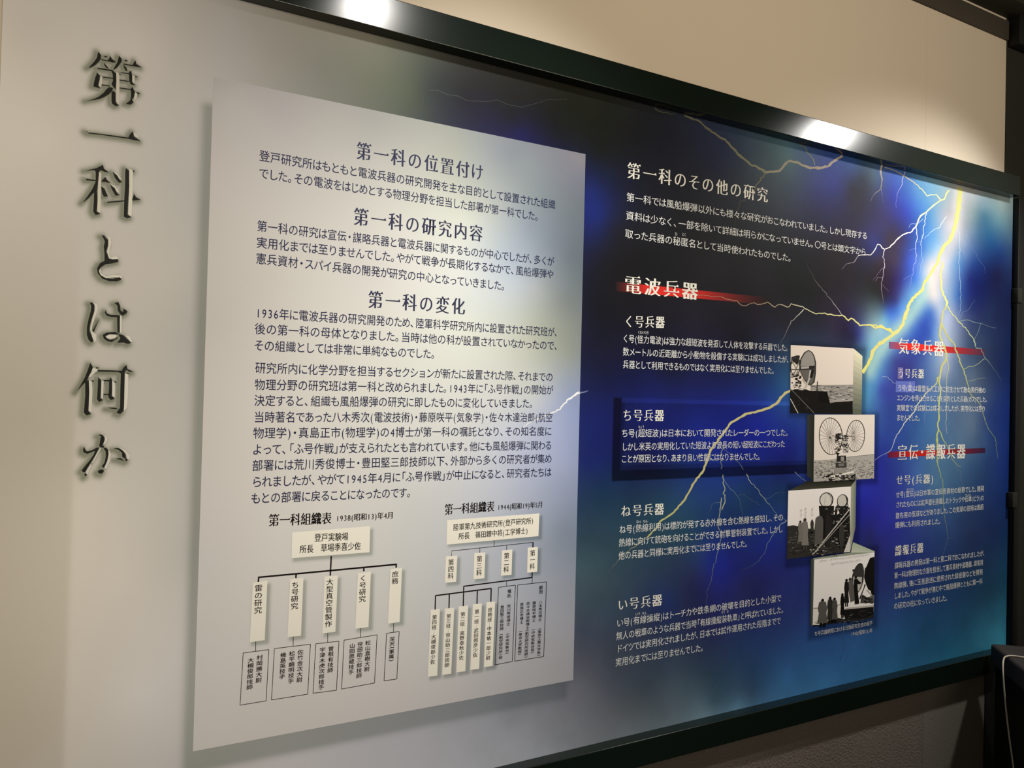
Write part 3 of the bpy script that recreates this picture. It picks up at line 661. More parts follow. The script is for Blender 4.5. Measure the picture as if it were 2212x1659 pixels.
# ---- red brush bands behind the three section titles (thin printed strips with fading ends)
def band(pts_, hw, peak, edge):
    n = 24; V = []; cols = []; F = []
    for i in range(n+1):
        k = i/n; u = pts_[0][0]+(pts_[1][0]-pts_[0][0])*k; v = pts_[0][1]+(pts_[1][1]-pts_[0][1])*k
        w = hw[0]+(hw[1]-hw[0])*k
        if k < 0.2: c = edge[0]+(peak-edge[0])*(k/0.2)
        elif k < 0.48: c = peak
        else: c = peak+(edge[1]-peak)*((k-0.48)/0.52)
        for s in (-1, 1):
            x, z = pt(u, v+s*w, Y_PANEL); V.append((x, Y_PANEL, z)); cols.append(c)
    for i in range(n): F.append((2*i, 2*i+2, 2*i+3, 2*i+1))
    me = bpy.data.meshes.new('red_band'); me.from_pydata(V, [], F); me.update()
    ca = me.color_attributes.new('Col', 'FLOAT_COLOR', 'POINT')
    for i, c in enumerate(cols): ca.data[i].color = (*lin(c), 1)
    me.materials.append(M_SHEET)
    return adopt(link('red_band', me, None))
R_ = np.array([200, 42, 36.])
band(((1330,618.5), (1662,651)), (10, 8), R_, (np.array([30, 22, 26.]), np.array([28, 26, 30.])))
band(((1920,745.5), (2127,761.5)), (7.5, 6.5), np.array([225, 45, 40.]), (np.array([120, 90, 140.]), np.array([70, 40, 62.])))
band(((1918,982.5), (2128,973)), (6.5, 5.5), np.array([190, 34, 34.]), (np.array([90, 30, 70.]), np.array([50, 28, 60.])))

SECT = [('第一科のその他の研究', (1355,367.7), (1658.3,423.1), 0.051), ('電波兵器', (1349.7,614.6), (1506.4,630.4), 0.056), ('気象兵器', (1941.3,747.5), (2038.2,754.3), 0.063), ('宣伝・諜報兵器', (1939.4,978), (2084.9,975.1), 0.062),
 ('く号兵器', (1350.6,694.8), (1435,696.4), 0.038), ('ち号兵器', (1346.5,897.4), (1433.6,898), 0.037), ('ね号兵器', (1341.8,1104.9), (1433.6,1099.5), 0.037), ('い号兵器', (1336,1307.4), (1429.5,1295.7), 0.037),
 ('う号兵器', (1941,806.4), (1995.4,807.7), 0.038), ('せ号（兵器）', (1937,1037.5), (2015.5,1034.2), 0.038), ('諜報兵器', (1933.7,1190.7), (1994,1183), 0.040)]
for t, a, b, e in SECT: adopt(text_obj('heading', [hline(t, a, b, e, 'm', Y_TEXT)], HEADW, None))
ES = 0.0255
RIGHT = [
 (0.0275, [('第一科では風船爆弾以外にも様々な研究がおこなわれていました。しかし現存する', (1353.5,425.3), (1872.9,510.2)), ('資料は少なく、一部を除いて詳細は明らかになっていません。〇号とは頭文字から', (1352.2,465.2), (1870.3,545)), ('取った兵器の秘匿名として当時使われたものでした。', (1350.6,504.5), (1706.4,557.6)), ('ひ', (1458,505.0), (1463,505.8), 0.011), ('とく', (1473.5,506), (1482,507.5), 0.011)]),
 (ES, [('く号（怪力電波）は強力な超短波を発振して人体を攻撃する兵器でした。', (1345.9,731.2), (1700,751.8)), ('数メートルの近距離から小動物を殺傷する実験には成功しましたが、', (1345.6,759.7), (1702,777)), ('兵器として利用できるものではなく実用化には至りませんでした。', (1345.6,787.2), (1670.3,800.8)), ('くわいりき', (1378,717.9), (1401,719), 0.010)]),
 (ES, [('ち号（超短波）は日本において開発されたレーダーの一つでした。', (1343.4,936), (1700,934.7)), ('しかし米英の実用化していた短波より波長の短い超短波にこだわった', (1344,965.4), (1695.3,959)), ('ことが原因となり、あまり良い性能にはなりませんでした。', (1342.4,991.7), (1640,986)), ('ちょう', (1379,922.6), (1391.5,922.2), 0.010)]),
 (ES, [('ね号（熱線利用）は標的が発する赤外線を含む熱線を感知し、その', (1338,1144.4), (1691.5,1117.5)), ('熱線に向けて銃砲を向けることができる射撃管制装置でした。しかし', (1337,1172.9), (1690.6,1142.9)), ('他の兵器と同様に実用化までには至りませんでした。', (1336.4,1200.8), (1612.4,1174.5)), ('ねっ', (1374.5,1127.2), (1385,1126.6), 0.010), ('せん', (1389.5,1126.4), (1399,1125.6), 0.010)]),
 (ES, [('い号（有線操縦）はトーチカや鉄条網の破壊を目的とした小型で', (1332.9,1347), (1687.4,1291.6)), ('無人の戦車のような兵器で当時「有線操縦装軌車」と呼ばれていました。', (1331.3,1374.9), (1690.6,1317)), ('ドイツでは実用化されましたが、日本では試作運用された段階までで', (1332.3,1402.4), (1686.1,1340.7)), ('実用化までには至りませんでした。', (1329.8,1431.5), (1516.8,1399.2)), ('いう', (1373,1327), (1383,1325.5), 0.010), ('せん', (1387,1325.2), (1396.5,1324), 0.010), ('そう', (1558,1323.4), (1566,1322), 0.010), ('き', (1570,1321.5), (1574,1321), 0.010)]),
 (0.0250, [('う号（雲）は雷雲を人工的に発生させて敵の飛行機の', (1939.8,838.2), (2128.8,843.6)), ('エンジンを停止させることを目的とした兵器（ガス）でした。', (1937.9,859.4), (2130.8,863.3)), ('実験室での試験には成功しましたが、実用化には至り', (1937.3,881), (2127.9,883.5)), ('ませんでした。', (1937.3,902.2), (1986.1,903.4)), ('うん', (1963,828.5), (1968,828.6), 0.010)]),
 (0.0250, [('せ号（宣伝）は日本軍の宣伝用資材の総称でした。開発', (1935.7,1069.1), (2125.6,1055.2)), ('されたものには拡声器を搭載したトラックや伝単（ビラ）の', (1935.7,1090.7), (2125,1075.5)), ('散布用の気球などがありました。この気球の技術は風船', (1935,1114.7), (2124.6,1095)), ('爆弾にも利用されました。', (1934,1135), (2029.9,1126)), ('せんでん', (1958.5,1057.5), (1974,1056.5), 0.010), ('でんたん', (2084.5,1069.5), (2097,1068.8), 0.009)]),
 (0.0250, [('諜報兵器の開発は第一科と第二科でおこなわれましたが、', (1932.7,1222.3), (2125.6,1195.2)), ('第一科は物理的な方面を担当して憲兵資材や盗聴器、諜者用', (1931.9,1243.8), (2123.6,1214.7)), ('無線機、後に玉音放送に使用された録音盤などを開発', (1931.4,1266), (2123,1235)), ('しました。やがて戦争が進む中で風船爆弾とともに第一科', (1931.9,1288), (2122.3,1255.2)), ('の研究の柱になっていきました。', (1931,1310), (2044.6,1292))])]
for e, L_ in RIGHT:
    adopt(text_obj('paragraph', [hline(q[0], q[1], q[2], e) for q in L_ if len(q) == 3], PALE, None))
    for q in L_:
        if len(q) > 3: adopt(text_obj('reading_aid', [hline(*q)], PALE, None))
adopt(text_obj('caption', [hline('ち号兵器開発における日独研究交流の様子', (1759.7,1369.7), (1884.5,1345.6), 0.0170), hline('1940（昭和15）年', (1838,1370), (1884.5,1361.7), 0.0170)], PALE, None))

# ---- the two little correction stickers
for (x0, y0, x1, y1), rgb in (((1939.6,793.4,1951,818), (120,112,165)), ((1935,823,1976.5,847), (98,112,190))):
    s = adopt(poly_obj('correction_sticker', [([(x0, y0), (x1, y0+0.8), (x1-0.4, y1+0.6), (x0-0.4, y1)], rgb)], Y_TEXT+0.0001, None))

# ---- title characters
for k in TITLE:
    ox, oy, sc, dark, light = TITLE[k]
    adopt(poly_obj('title_character', [(p, (212, 210, 200)) for p in light]+[(p, (38, 38, 36)) for p in dark], Y_TEXT, None, (ox, oy, sc)))

# ---- lightning
_r = np.random.default_rng(3)
_nb = [0]
def jag(p, amp):
    out = [p[0]]
    for a, b in zip(p[:-1], p[1:]):
        L = math.hypot(b[0]-a[0], b[1]-a[1]); n = max(1, int(L/5))
        for i in range(1, n+1):
            k = i/n; o = 0 if i == n else _r.normal()*amp*1.25
            nx, ny = -(b[1]-a[1])/(L+1e-6), (b[0]-a[0])/(L+1e-6)
            out.append((a[0]+(b[0]-a[0])*k+nx*o, a[1]+(b[1]-a[1])*k+ny*o))
    return out
def bolt(p, w0, w1, c0, c1=None, amp=0.8, par=None, y=None):
    c1 = c1 or c0; q = jag(p, amp); n = len(q)
    P = np.array(q, float); T = np.gradient(P, axis=0); T /= np.linalg.norm(T, axis=1)[:, None]+1e-9
    N = np.stack([-T[:, 1], T[:, 0]], 1); w = 0.88*np.linspace(w0, w1, n)*(1+0.12*_r.normal(size=n))
    A = P+N*w[:, None]/2; B = P-N*w[:, None]/2; V = []; yy = (Y_BOLT if y is None else y)-0.000012*(_nb[0] % 10); _nb[0] += 1
    cols = [np.array(c0)+(np.array(c1)-np.array(c0))*i/(n-1) for i in range(n) for _ in (0, 1)]
    for a, b in zip(A, B):
        for s in (a, b):
            x, z = pt(s[0], s[1], yy); V.append((x, yy, z))
    F = [(2*i, 2*i+2, 2*i+3, 2*i+1) for i in range(n-1)]
    me = bpy.data.meshes.new('lightning_bolt'); me.from_pydata(V, [], F); me.update()
    ca = me.color_attributes.new('Col', 'FLOAT_COLOR', 'POINT')
    for i, c in enumerate(cols): ca.data[i].color = (*lin(c), 1)
    me.materials.append(M_SHEET)
    o = link('lightning_bolt', me, None)
    return sub(o, par) if par else adopt(o)
def k5(*p): return [(1800+0.2773*a, 300+0.2773*b) for a, b in p]
def kE(*p): return [(1250+0.3165*a, 200+0.3165*b) for a, b in p]
def kF(*p): return [(1250+0.3165*a, 660+0.3165*b) for a, b in p]
def kG(*p): return [(1250+0.3165*a, 1040+0.3165*b) for a, b in p]
def kH(*p): return [(1880+0.1929*a, 680+0.1929*b) for a, b in p]
def kI(*p): return [(1880+0.2532*a, 940+0.2532*b) for a, b in p]
YEL = (222, 216, 138); YEL2 = (188, 188, 124); OFFW = (225, 225, 215); GREY = (150, 148, 124); BLU = (150, 165, 215)
bolt(k5((990,380),(978,500),(965,610),(945,690),(910,790),(860,840),(830,900)), 12, 8, (180,182,120), (196,196,124), 0.4)
bolt(k5((830,900),(815,960),(760,1050),(715,1110),(690,1180),(620,1240),(590,1290),(560,1380),(540,1450),(500,1500),(460,1530),(400,1570),(350,1605)), 6, 8, (205,201,120), (224,219,138), 0.5)
bolt([(1897,745.5),(1890,753),(1885,759),(1882,773.3),(1874.8,787.7),(1868.6,796.9),(1863,805)], 8, 7, YEL, (230,228,130), 0.4)
bolt([(1707,844),(1696.4,849),(1686,859.4),(1677,872),(1664,880),(1645.6,886.3),(1626,891),(1610.8,894.2),(1595,903.7),(1579,913),(1569.7,925.9),(1558.6,941.7),(1546,957.5),(1534.9,971.8),(1530,989.2),(1519,1017.6),(1503,1038),(1490.5,1059),(1478,1081),(1455.7,1106.5),(1427,1125.5),(1417.7,1141.3),(1398.8,1160.3)], 6.5, 3.6, (205,198,140), (175,172,120), 0.5)
bolt([(1398.8,1160.3),(1376.6,1176),(1354.4,1192),(1333.9,1211),(1313,1236)], 2.4, 0.8, (150,150,115), (90,100,95), 0.8)
bolt(k5((850,960),(840,1080),(845,1180),(875,1250),(880,1300)), 3, 4, (225,220,120), (225,220,130))
bolt(k5((880,1300),(850,1360),(845,1430),(835,1500)), 4, 4, YEL2, YEL2)
bolt(kH((795,90),(780,200),(785,260),(825,340),(850,430),(848,500),(800,580),(780,700),(770,760),(790,820),(775,920),(765,1080),(770,1150),(755,1240),(765,1290),(745,1350),(755,1500),(752,1659)), 4.6, 3.0, YEL2, (190,200,120), 0.5)
bolt(kH((800,90),(840,200),(870,250),(930,310),(950,350),(970,420),(1000,520),(1040,610),(1080,740),(1110,860),(1150,920),(1230,1000),(1270,1130),(1310,1250),(1400,1380),(1430,1620)), 4.0, 1.2, YEL2, (90,115,110), 0.6)
bolt(kI((565,0),(575,250),(600,330),(620,430),(620,560),(635,700),(650,780),(665,880),(640,950),(615,1030)), 3.0, 1.0, (175,190,125), (70,95,130), 0.6)
bolt(kI((665,880),(700,875),(740,915),(780,925)), 1.2, 0.6, (70,95,130), (45,65,110))
bolt(kH((765,1290),(850,1450),(935,1640),(1010,1700)), 2.6, 1.8, (170,185,120), (130,145,140), 0.6)
bolt(kI((720,230),(770,330),(790,450)), 1.4, 0.9, (110,130,150), (80,100,140)); bolt(kI((775,375),(830,400),(895,378)), 1.0, 0.6, (90,110,145), (55,75,120))
bolt(kH((785,690),(750,705),(740,770),(640,860),(530,1000),(490,1090),(380,1210)), 3.0, 2.0, YEL2, OFFW, 0.6)
bolt(kH((380,1210),(330,1300),(270,1400),(240,1500),(190,1545),(100,1590),(50,1630)), 2.0, 1.0, OFFW, BLU, 0.6)
bolt(kH((860,500),(880,580),(855,700),(855,850),(850,1050),(850,1250),(860,1330)), 1.6, 1.2, (190,195,130), (150,165,170), 0.6)
bolt(kH((640,860),(620,1000),(630,1080),(600,1130),(625,1370)), 1.0, 0.6, (150,165,200), (90,120,180)); bolt(kH((130,695),(200,700),(250,760),(290,770),(480,870)), 1.2, 1.0, BLU, (120,140,190)); bolt(kH((850,1300),(780,1300),(930,1160)), 0.7, 0.5, (110,135,170))
bolt(kH((0,110),(60,150),(120,120),(170,160),(220,160),(245,205)), 4, 5, YEL, YEL, 0.4)
# upper left branches beside the main stroke
bolt(k5((905,400),(880,430),(865,470),(835,480),(780,520),(740,555),(720,575),(680,600),(660,640),(640,690)), 3.2, 3.4, (195,205,130), (225,225,190), 0.5)
bolt(k5((640,690),(600,730),(545,745),(490,790),(440,845),(400,860),(345,820),(320,870),(290,905),(240,905),(195,910)), 3.0, 1.8, (245,245,235), (235,232,225), 0.8)
bolt(k5((195,910),(170,950),(155,965),(100,975),(65,1020)), 1.4, 0.8, (190,185,195), (100,90,115), 0.6)
bolt(k5((400,860),(385,920),(400,980),(385,1080),(375,1150),(385,1230),(390,1290)), 1.8, 0.7, (225,222,235), (110,100,125)); bolt(k5((400,990),(345,1050),(310,1105)), 0.9, 0.5, (130,115,160)); bolt(k5((380,1130),(430,1190)), 0.8, 0.5, (110,105,120)); bolt(k5((385,1085),(345,1080),(330,1110)), 0.8, 0.6, (150,140,165))
bolt(k5((645,690),(655,760),(640,850),(650,910),(625,1000),(605,1100),(595,1190)), 1.6, 0.8, (220,225,245), (120,130,235)); bolt(k5((730,570),(710,640),(705,740),(680,820),(695,930),(670,1050)), 1.6, 0.7, (235,235,240), (130,170,240)); bolt(k5((700,620),(660,660),(600,665),(590,690)), 1.0, 0.6, (190,210,240)); bolt(k5((880,605),(850,650),(830,690),(770,720),(710,780)), 1.5, 0.8, (220,230,240), (160,190,240)); bolt(k5((615,1050),(580,1075),(545,1100)), 0.8, 0.5, (110,130,230)); bolt(k5((650,850),(610,860),(590,875)), .9, .5, (120,140,235)); bolt(k5((700,740),(680,800),(655,805)), .9, .6, (170,190,245))
bolt(k5((400,220),(450,235),(500,260),(545,285),(600,320),(630,340),(690,390),(730,445),(760,435),(805,435),(835,475)), 1.8, 2.6, (150,145,140), (225,225,170), 0.6)
bolt(k5((385,170),(375,220),(370,260),(380,310),(370,390),(330,420),(305,450),(290,490)), 4.6, 1.4, (180,178,168), (80,78,100), 0.5); bolt(k5((375,390),(378,450),(388,520)), 1.0, 0.6, (130,130,180), (70,70,130)); bolt(k5((560,255),(545,290),(530,370),(495,440),(490,540)), 1.6, 0.8, (205,205,235), (100,100,200)); bolt(k5((612,270),(625,350),(628,430)), 0.8, 0.5, (110,140,210)); bolt(k5((715,310),(725,380),(750,410)), .8, .6, (130,170,210))
bolt(k5((980,720),(985,850),(978,950),(985,1080),(995,1200),(990,1320),(970,1410)), 1.5, 1.0, (170,195,215), (110,135,180)); bolt(k5((1020,760),(1090,850),(1120,920),(1170,980),(1182,1050)), 0.9, 0.5, (110,140,170), (60,75,120)); bolt(k5((1000,880),(1020,960),(1040,1020)), .8, .5, (80,110,160))
bolt(k5((885,1300),(930,1370),(970,1420),(1030,1470),(1060,1520),(1095,1560),(1115,1630)), 2.4, 1.8, (200,205,130), (150,165,135)); bolt(k5((970,1420),(1000,1370),(1060,1320),(1100,1250)), 0.9, 0.6, (120,140,170), (60,80,120)); bolt(k5((975,1418),(1050,1410),(1100,1430),(1160,1440),(1210,1460),(1270,1472)), 1.3, 0.8, (140,160,150), (80,100,120))
bolt(kH((1165,280),(1190,375),(1240,375),(1290,490),(1350,560),(1410,640),(1470,740)), 2.0, 0.8, (140,155,135), (60,80,110), 0.6); bolt(kH((1290,490),(1240,520),(1170,570),(1100,580),(1040,605)), 1.4, 1.4, (130,145,130), (160,170,120)); bolt(kH((1080,745),(1200,715),(1290,710)), 1.2, 0.7, (150,160,130), (110,125,130)); bolt(kH((1240,90),(1200,210),(1165,275)), 1.0, 0.8, (110,130,135))
# the long level bolt under the red band
bolt(kE((800,1380),(880,1385),(960,1390),(1020,1410),(1080,1420),(1110,1450),(1160,1445),(1200,1435),(1240,1445),(1290,1430),(1340,1465),(1370,1445),(1430,1465),(1450,1440),(1500,1455),(1560,1480)), 0.9, 2.2, (150,110,90), (190,188,165), 0.8)
bolt(kE((1560,1480),(1620,1510),(1680,1505),(1740,1520),(1800,1520),(1840,1555),(1860,1540),(1920,1590),(1990,1585),(2060,1600),(2110,1620),(2150,1643)), 2.2, 4.2, (200,198,160), (228,222,120), 0.7)
bolt(kE((1540,1150),(1575,1210),(1620,1290),(1680,1360),(1740,1440),(1800,1520)), 0.8, 1.8, (50,50,54), (170,170,170), 0.7)
bolt(kF((1535,25),(1500,65),(1450,105),(1430,150),(1400,220),(1380,250),(1370,330)), 2.0, 0.6, (200,198,190), (60,60,80), 0.7)
# the thick pale bolt along the top
bolt(kE((520,105),(560,130),(600,135),(630,150),(660,145)), 3, 2, (75,76,62), (60,62,52), 0.8)
bolt(kE((720,155),(770,175),(830,200),(870,240),(950,295),(1000,320),(1040,370),(1100,430),(1170,490),(1220,510),(1275,545)), 4, 6, (92,93,80), (120,119,98), 0.6)
bolt(kE((1275,545),(1310,540),(1370,535),(1400,500),(1430,470),(1480,475),(1540,500),(1580,515),(1650,515),(1700,505),(1740,470),(1800,430)), 5.5, 6, (130,128,108), (160,150,142), 0.6)
bolt(kE((1505,355),(1545,370),(1560,410),(1590,440),(1610,495)), 2.2, 2.2, (100,103,96), (130,132,118)); bolt(kE((1275,545),(1240,600),(1210,630),(1200,680)), 4, 3.5, (100,99,80), (84,84,70)); bolt(kE((1140,735),(1105,740),(1080,830),(1060,900),(1045,960),(1020,1010)), 3.4, 1, (62,64,56), (36,38,38)); 
# pale thread crossing the white panel and the dark strip
bolt([(900+.2712*a, .2712*b) for a, b in ((100,715),(170,720),(240,750),(330,765),(400,800),(500,805),(560,810),(640,795),(720,830),(830,855),(930,830),(1040,795),(1200,795))], 1.2, 1.0, (72,82,76), (46,48,50), 0.5)
bolt([(1270.8,844),(1251,850)], 2.6, 4, (70,80,120), (130,140,170), 0.3)
bolt([(1252,848),(1238,856),(1225,864),(1209.7,884.8),(1190,893),(1173,901),(1140,915),(1110,940)], 5, 1.5, (226,228,232), (214,218,224), 0.6, panel, Y_PANEL-0.0001)
# lower branches
bolt(kF((960,910),(985,980),(968,1040),(972,1115)), 2.0, 1.6, (130,135,125), (110,120,120)); bolt(kF((985,1155),(992,1230),(1000,1330),(975,1395)), 2.2, 2.4, (150,160,140), (165,170,145)); bolt(kG((975,110),(970,170),(960,230),(950,300),(970,350),(960,430),(940,520),(915,600),(905,680),(880,740),(870,830),(870,910)), 2.2, 0.7, (170,175,155), (55,75,110), 0.8)
bolt(kF((990,980),(1040,1020),(1100,1080),(1125,1120)), 1.2, 1.2, (105,115,130)); bolt(kF((1145,1150),(1170,1200),(1220,1250),(1260,1310),(1300,1360)), 1.6, 1.2, (175,180,165), (120,140,155)); bolt(kG((1000,0),(1050,60),(1090,110),(1115,200),(1120,240)), 1.2, 0.7, (130,150,155), (70,95,120)); bolt(kG((1240,90),(1300,150),(1330,200),(1370,245),(1420,270)), 1.1, 0.9, (120,140,160)); bolt(kG((1420,262),(1380,290),(1330,360),(1290,420),(1270,490),(1220,550),(1170,580),(1110,615)), 2.0, 0.7, (150,170,180), (55,75,110), 0.7); bolt(kG((1265,130),(1320,100),(1370,75),(1410,75)), 0.9, 0.6, (80,105,135)); bolt(kG((965,145),(920,150),(895,200),(880,250)), 1.0, 0.6, (100,125,130), (55,80,100)); bolt(kG((1090,100),(1130,90),(1180,130),(1240,160)), .8, .6, (80,105,130))
bolt(kF((1475,1135),(1520,1180),(1555,1200)), 1.4, 1.0, (120,145,165)); bolt(kG((1810,960),(1805,1040),(1812,1130),(1795,1190),(1785,1230)), 0.9, 0.7, (80,115,150), (50,90,125)); bolt(kF((600,1780),(500,1860)), .5, .4, (60,80,95))

# ---- the four printed photographs with their printed cube sides
_pl = ['printed photo of a large dish on a cradle above a heath', 'printed photo of twin spoked wheel aerials on a mast', 'printed photo of men in long coats beside twin dishes', 'printed photo of visitors standing around one large dish'][::-1]
def photo(frame, base, parts, sides):
    ox, oy, s = frame
    f = lambda p: [(ox+a*s, oy+b*s) for a, b in p]
    o = adopt(poly_obj('photograph', [(f(base[0]), base[1])], Y_PIC, None))
    o['label'] = _pl.pop()
    for nm, sh in sides: sub(poly_obj(nm, [(f(p), c) for p, c in sh], Y_PIC+0.00005, None), o)
    for k, (nm, sh) in enumerate(parts):
        sub(poly_obj(nm, [(f(p), c) for p, c in sh], Y_PIC-0.00008-0.00019*k, None), o)
    return o
_q = np.random.default_rng(11)
def specks(x0, x1, y0, y1, n, cols, L=14, H=5):
    out = []
    for _ in range(n):
        x = _q.uniform(x0, x1); y = _q.uniform(y0, y1); l = _q.uniform(0.4, 1)*L; h = _q.uniform(0.4, 1)*H; t = _q.uniform(-.5, .5)*h
        x2 = min(x+l, x1)
        out.append(([(x, y), (x2, y+t), (x2, y+t+h), (x, y+h)], cols[_q.integers(len(cols))]))
    return out
def G(v): return (v, int(v*0.985), int(v*0.95))
def rb(p, w, g): return [(q, G(g)) for q in ribbon(p, w)]
def fade(p0, p1, p2, p3, n, c0, c1_):
    """quad p0 p1 p2 p3 cut into n bands from edge p0p1 to edge p3p2"""
    out = []; L = lambda a, b, k: (a[0]+(b[0]-a[0])*k, a[1]+(b[1]-a[1])*k)
    for i in range(n):
        a, b = i/n, (i+1)/n; c = tuple(int(c0[j]+(c1_[j]-c0[j])*(i+.5)/n) for j in range(3))
        out.append(([L(p0, p3, a), L(p1, p2, a), L(p1, p2, b), L(p0, p3, b)], c))
    return out
SKY = (226, 216, 206)
# 1: dish on its cradle above a heath
photo((1680, 720, 0.20495), ([(137,123),(800,160),(790,850),(133,840)], SKY), [
 ('heath', [([(345,548),(798,541),(795,700),(560,735),(345,640)], G(150))]+specks(350,790,548,700,150,[G(60),G(100),G(190),G(205),G(80)],40,7)+[([(562,712),(610,700),(650,694),(700,680),(750,684),(793,688),(793,712),(740,712),(700,720),(640,718),(590,727)], G(165))]),
 ('dark_ground', [([(133,600),(180,590),(300,590),(345,608),(430,610),(520,612),(552,735),(610,725),(791,712),(790,850),(133,840)], G(24)), ([(425,615),(515,611),(545,738),(430,720)], G(18))]+specks(140,330,660,830,26,[G(60),G(80)],16,5)),
 ('rear_wheel', [([(145,250),(200,232),(235,235),(228,270),(240,300),(200,330),(170,300),(140,330)], G(40))]+[(q, G(60)) for q in ring(185,355,48,100,10)]+rb([(150,290),(225,420)],9,150)+rb([(225,300),(165,450)],9,120)+rb([(140,380),(230,380)],10,80)+specks(140,250,400,590,60,[G(20),G(50),G(170),G(30)],28,14)),
 ('antenna_dish', [([(325,178),(362,200),(385,240),(402,310),(400,420),(385,520),(355,550),(325,545),(280,490),(240,410),(230,340),(245,265),(285,200)], G(70)), ([(325,186),(358,206),(380,250),(390,318),(388,345),(240,348),(252,270),(290,208)], G(150)), ([(240,390),(385,385),(375,500),(350,535),(320,520),(275,470)], G(100))]+[(q, G(24)) for q in ribbon([(232,340),(245,265),(285,200),(325,178),(362,200),(385,240),(402,310),(400,420),(385,520)], 6)]+[([(235,347),(390,340),(390,372),(238,385)], G(40)), ([(245,352),(330,346),(330,370),(247,376)], G(170))]+rb([(345,390),(332,480),(300,565),(262,592),(225,588)], 17, 185)+rb([(350,470),(372,380)], 30, 30)+rb([(262,480),(295,535)], 7, 170)),
 ('stay_rod', rb([(133,690),(215,842)], 9, 190)+rb([(133,582),(385,842)], 5, 130)), ('pole', rb([(421,505),(413,658)], 6, 40))],
 [('cube_side', fade((800,160),(893,240),(883,855),(792,850), 12, (232,228,200), (92,98,86)))])
# 2: two spoked wheel aerials on a drum mast
w1 = [(q, G(36)) for q in ring(560,1085,122,194,7,-4,40)]; w2_ = [(q, G(36)) for q in ring(822,1080,95,166,6,4,40)]
for k in range(24):
    a = math.radians(15*k+5); w1 += rb([(548,1100),(560+118*math.cos(a),1085+190*math.sin(a))], 2.2, 70); w2_ += rb([(797,1085),(822+91*math.cos(a),1080+162*math.sin(a))], 2.0, 80)
w1 += [(ellipse(548,1098,24,34), G(190)), (ellipse(548,1098,10,14), G(90))]; w2_ += [(ellipse(797,1085,16,28), G(190))]
photo((1680, 720, 0.20495), ([(388,857),(1022,857),(1015,1530),(378,1565)], (234,226,217)), [
 ('rough_field', [([(380,1342),(560,1330),(730,1305),(1018,1275),(1015,1530),(378,1565)], G(176))]+specks(384,1010,1335,1400,90,[G(60),G(90),G(40),G(215)],26,6)+specks(384,1010,1395,1525,300,[G(40),G(70),G(225),G(95),G(30)],18,7)+rb([(730,1305),(1018,1275)],4,90)),
 ('wheel_aerial', w1), ('wheel_aerial', w2_),
 ('mast', [([(690,1070),(735,1075),(745,1260),(690,1262)], G(190))]+specks(600,750,1050,1240,90,[G(25),G(40),G(60),G(200)],24,13)+[([(612,1060),(650,1050),(668,1090),(640,1130),(612,1100)], G(40)), ([(615,1258),(655,1262),(632,1296)], G(28)), ([(625,1290),(720,1288),(722,1350),(622,1352)], G(40)), ([(665,1300),(700,1300),(700,1345),(665,1346)], G(150)), ([(612,1365),(725,1360),(722,1412),(612,1418)], G(60)), ([(640,1372),(700,1370),(700,1400),(640,1402)], G(120)), ([(600,1430),(720,1420),(720,1470),(598,1478)], G(150))]+rb([(575,1080),(690,1075)], 5, 50)+rb([(690,1085),(797,1085)], 5, 60)),
 ('trestle', [([(560,1502),(805,1450),(808,1468),(700,1492),(600,1512),(600,1550),(580,1555)], G(235)), ([(655,1495),(680,1492),(655,1540),(640,1540)], G(230))]+specks(470,820,1470,1555,46,[G(20),G(35),G(50)],34,18))],
 [('cube_side', fade((310,857),(310,1500),(380,1565),(388,857), 8, (58,62,58), (40,42,38)))])
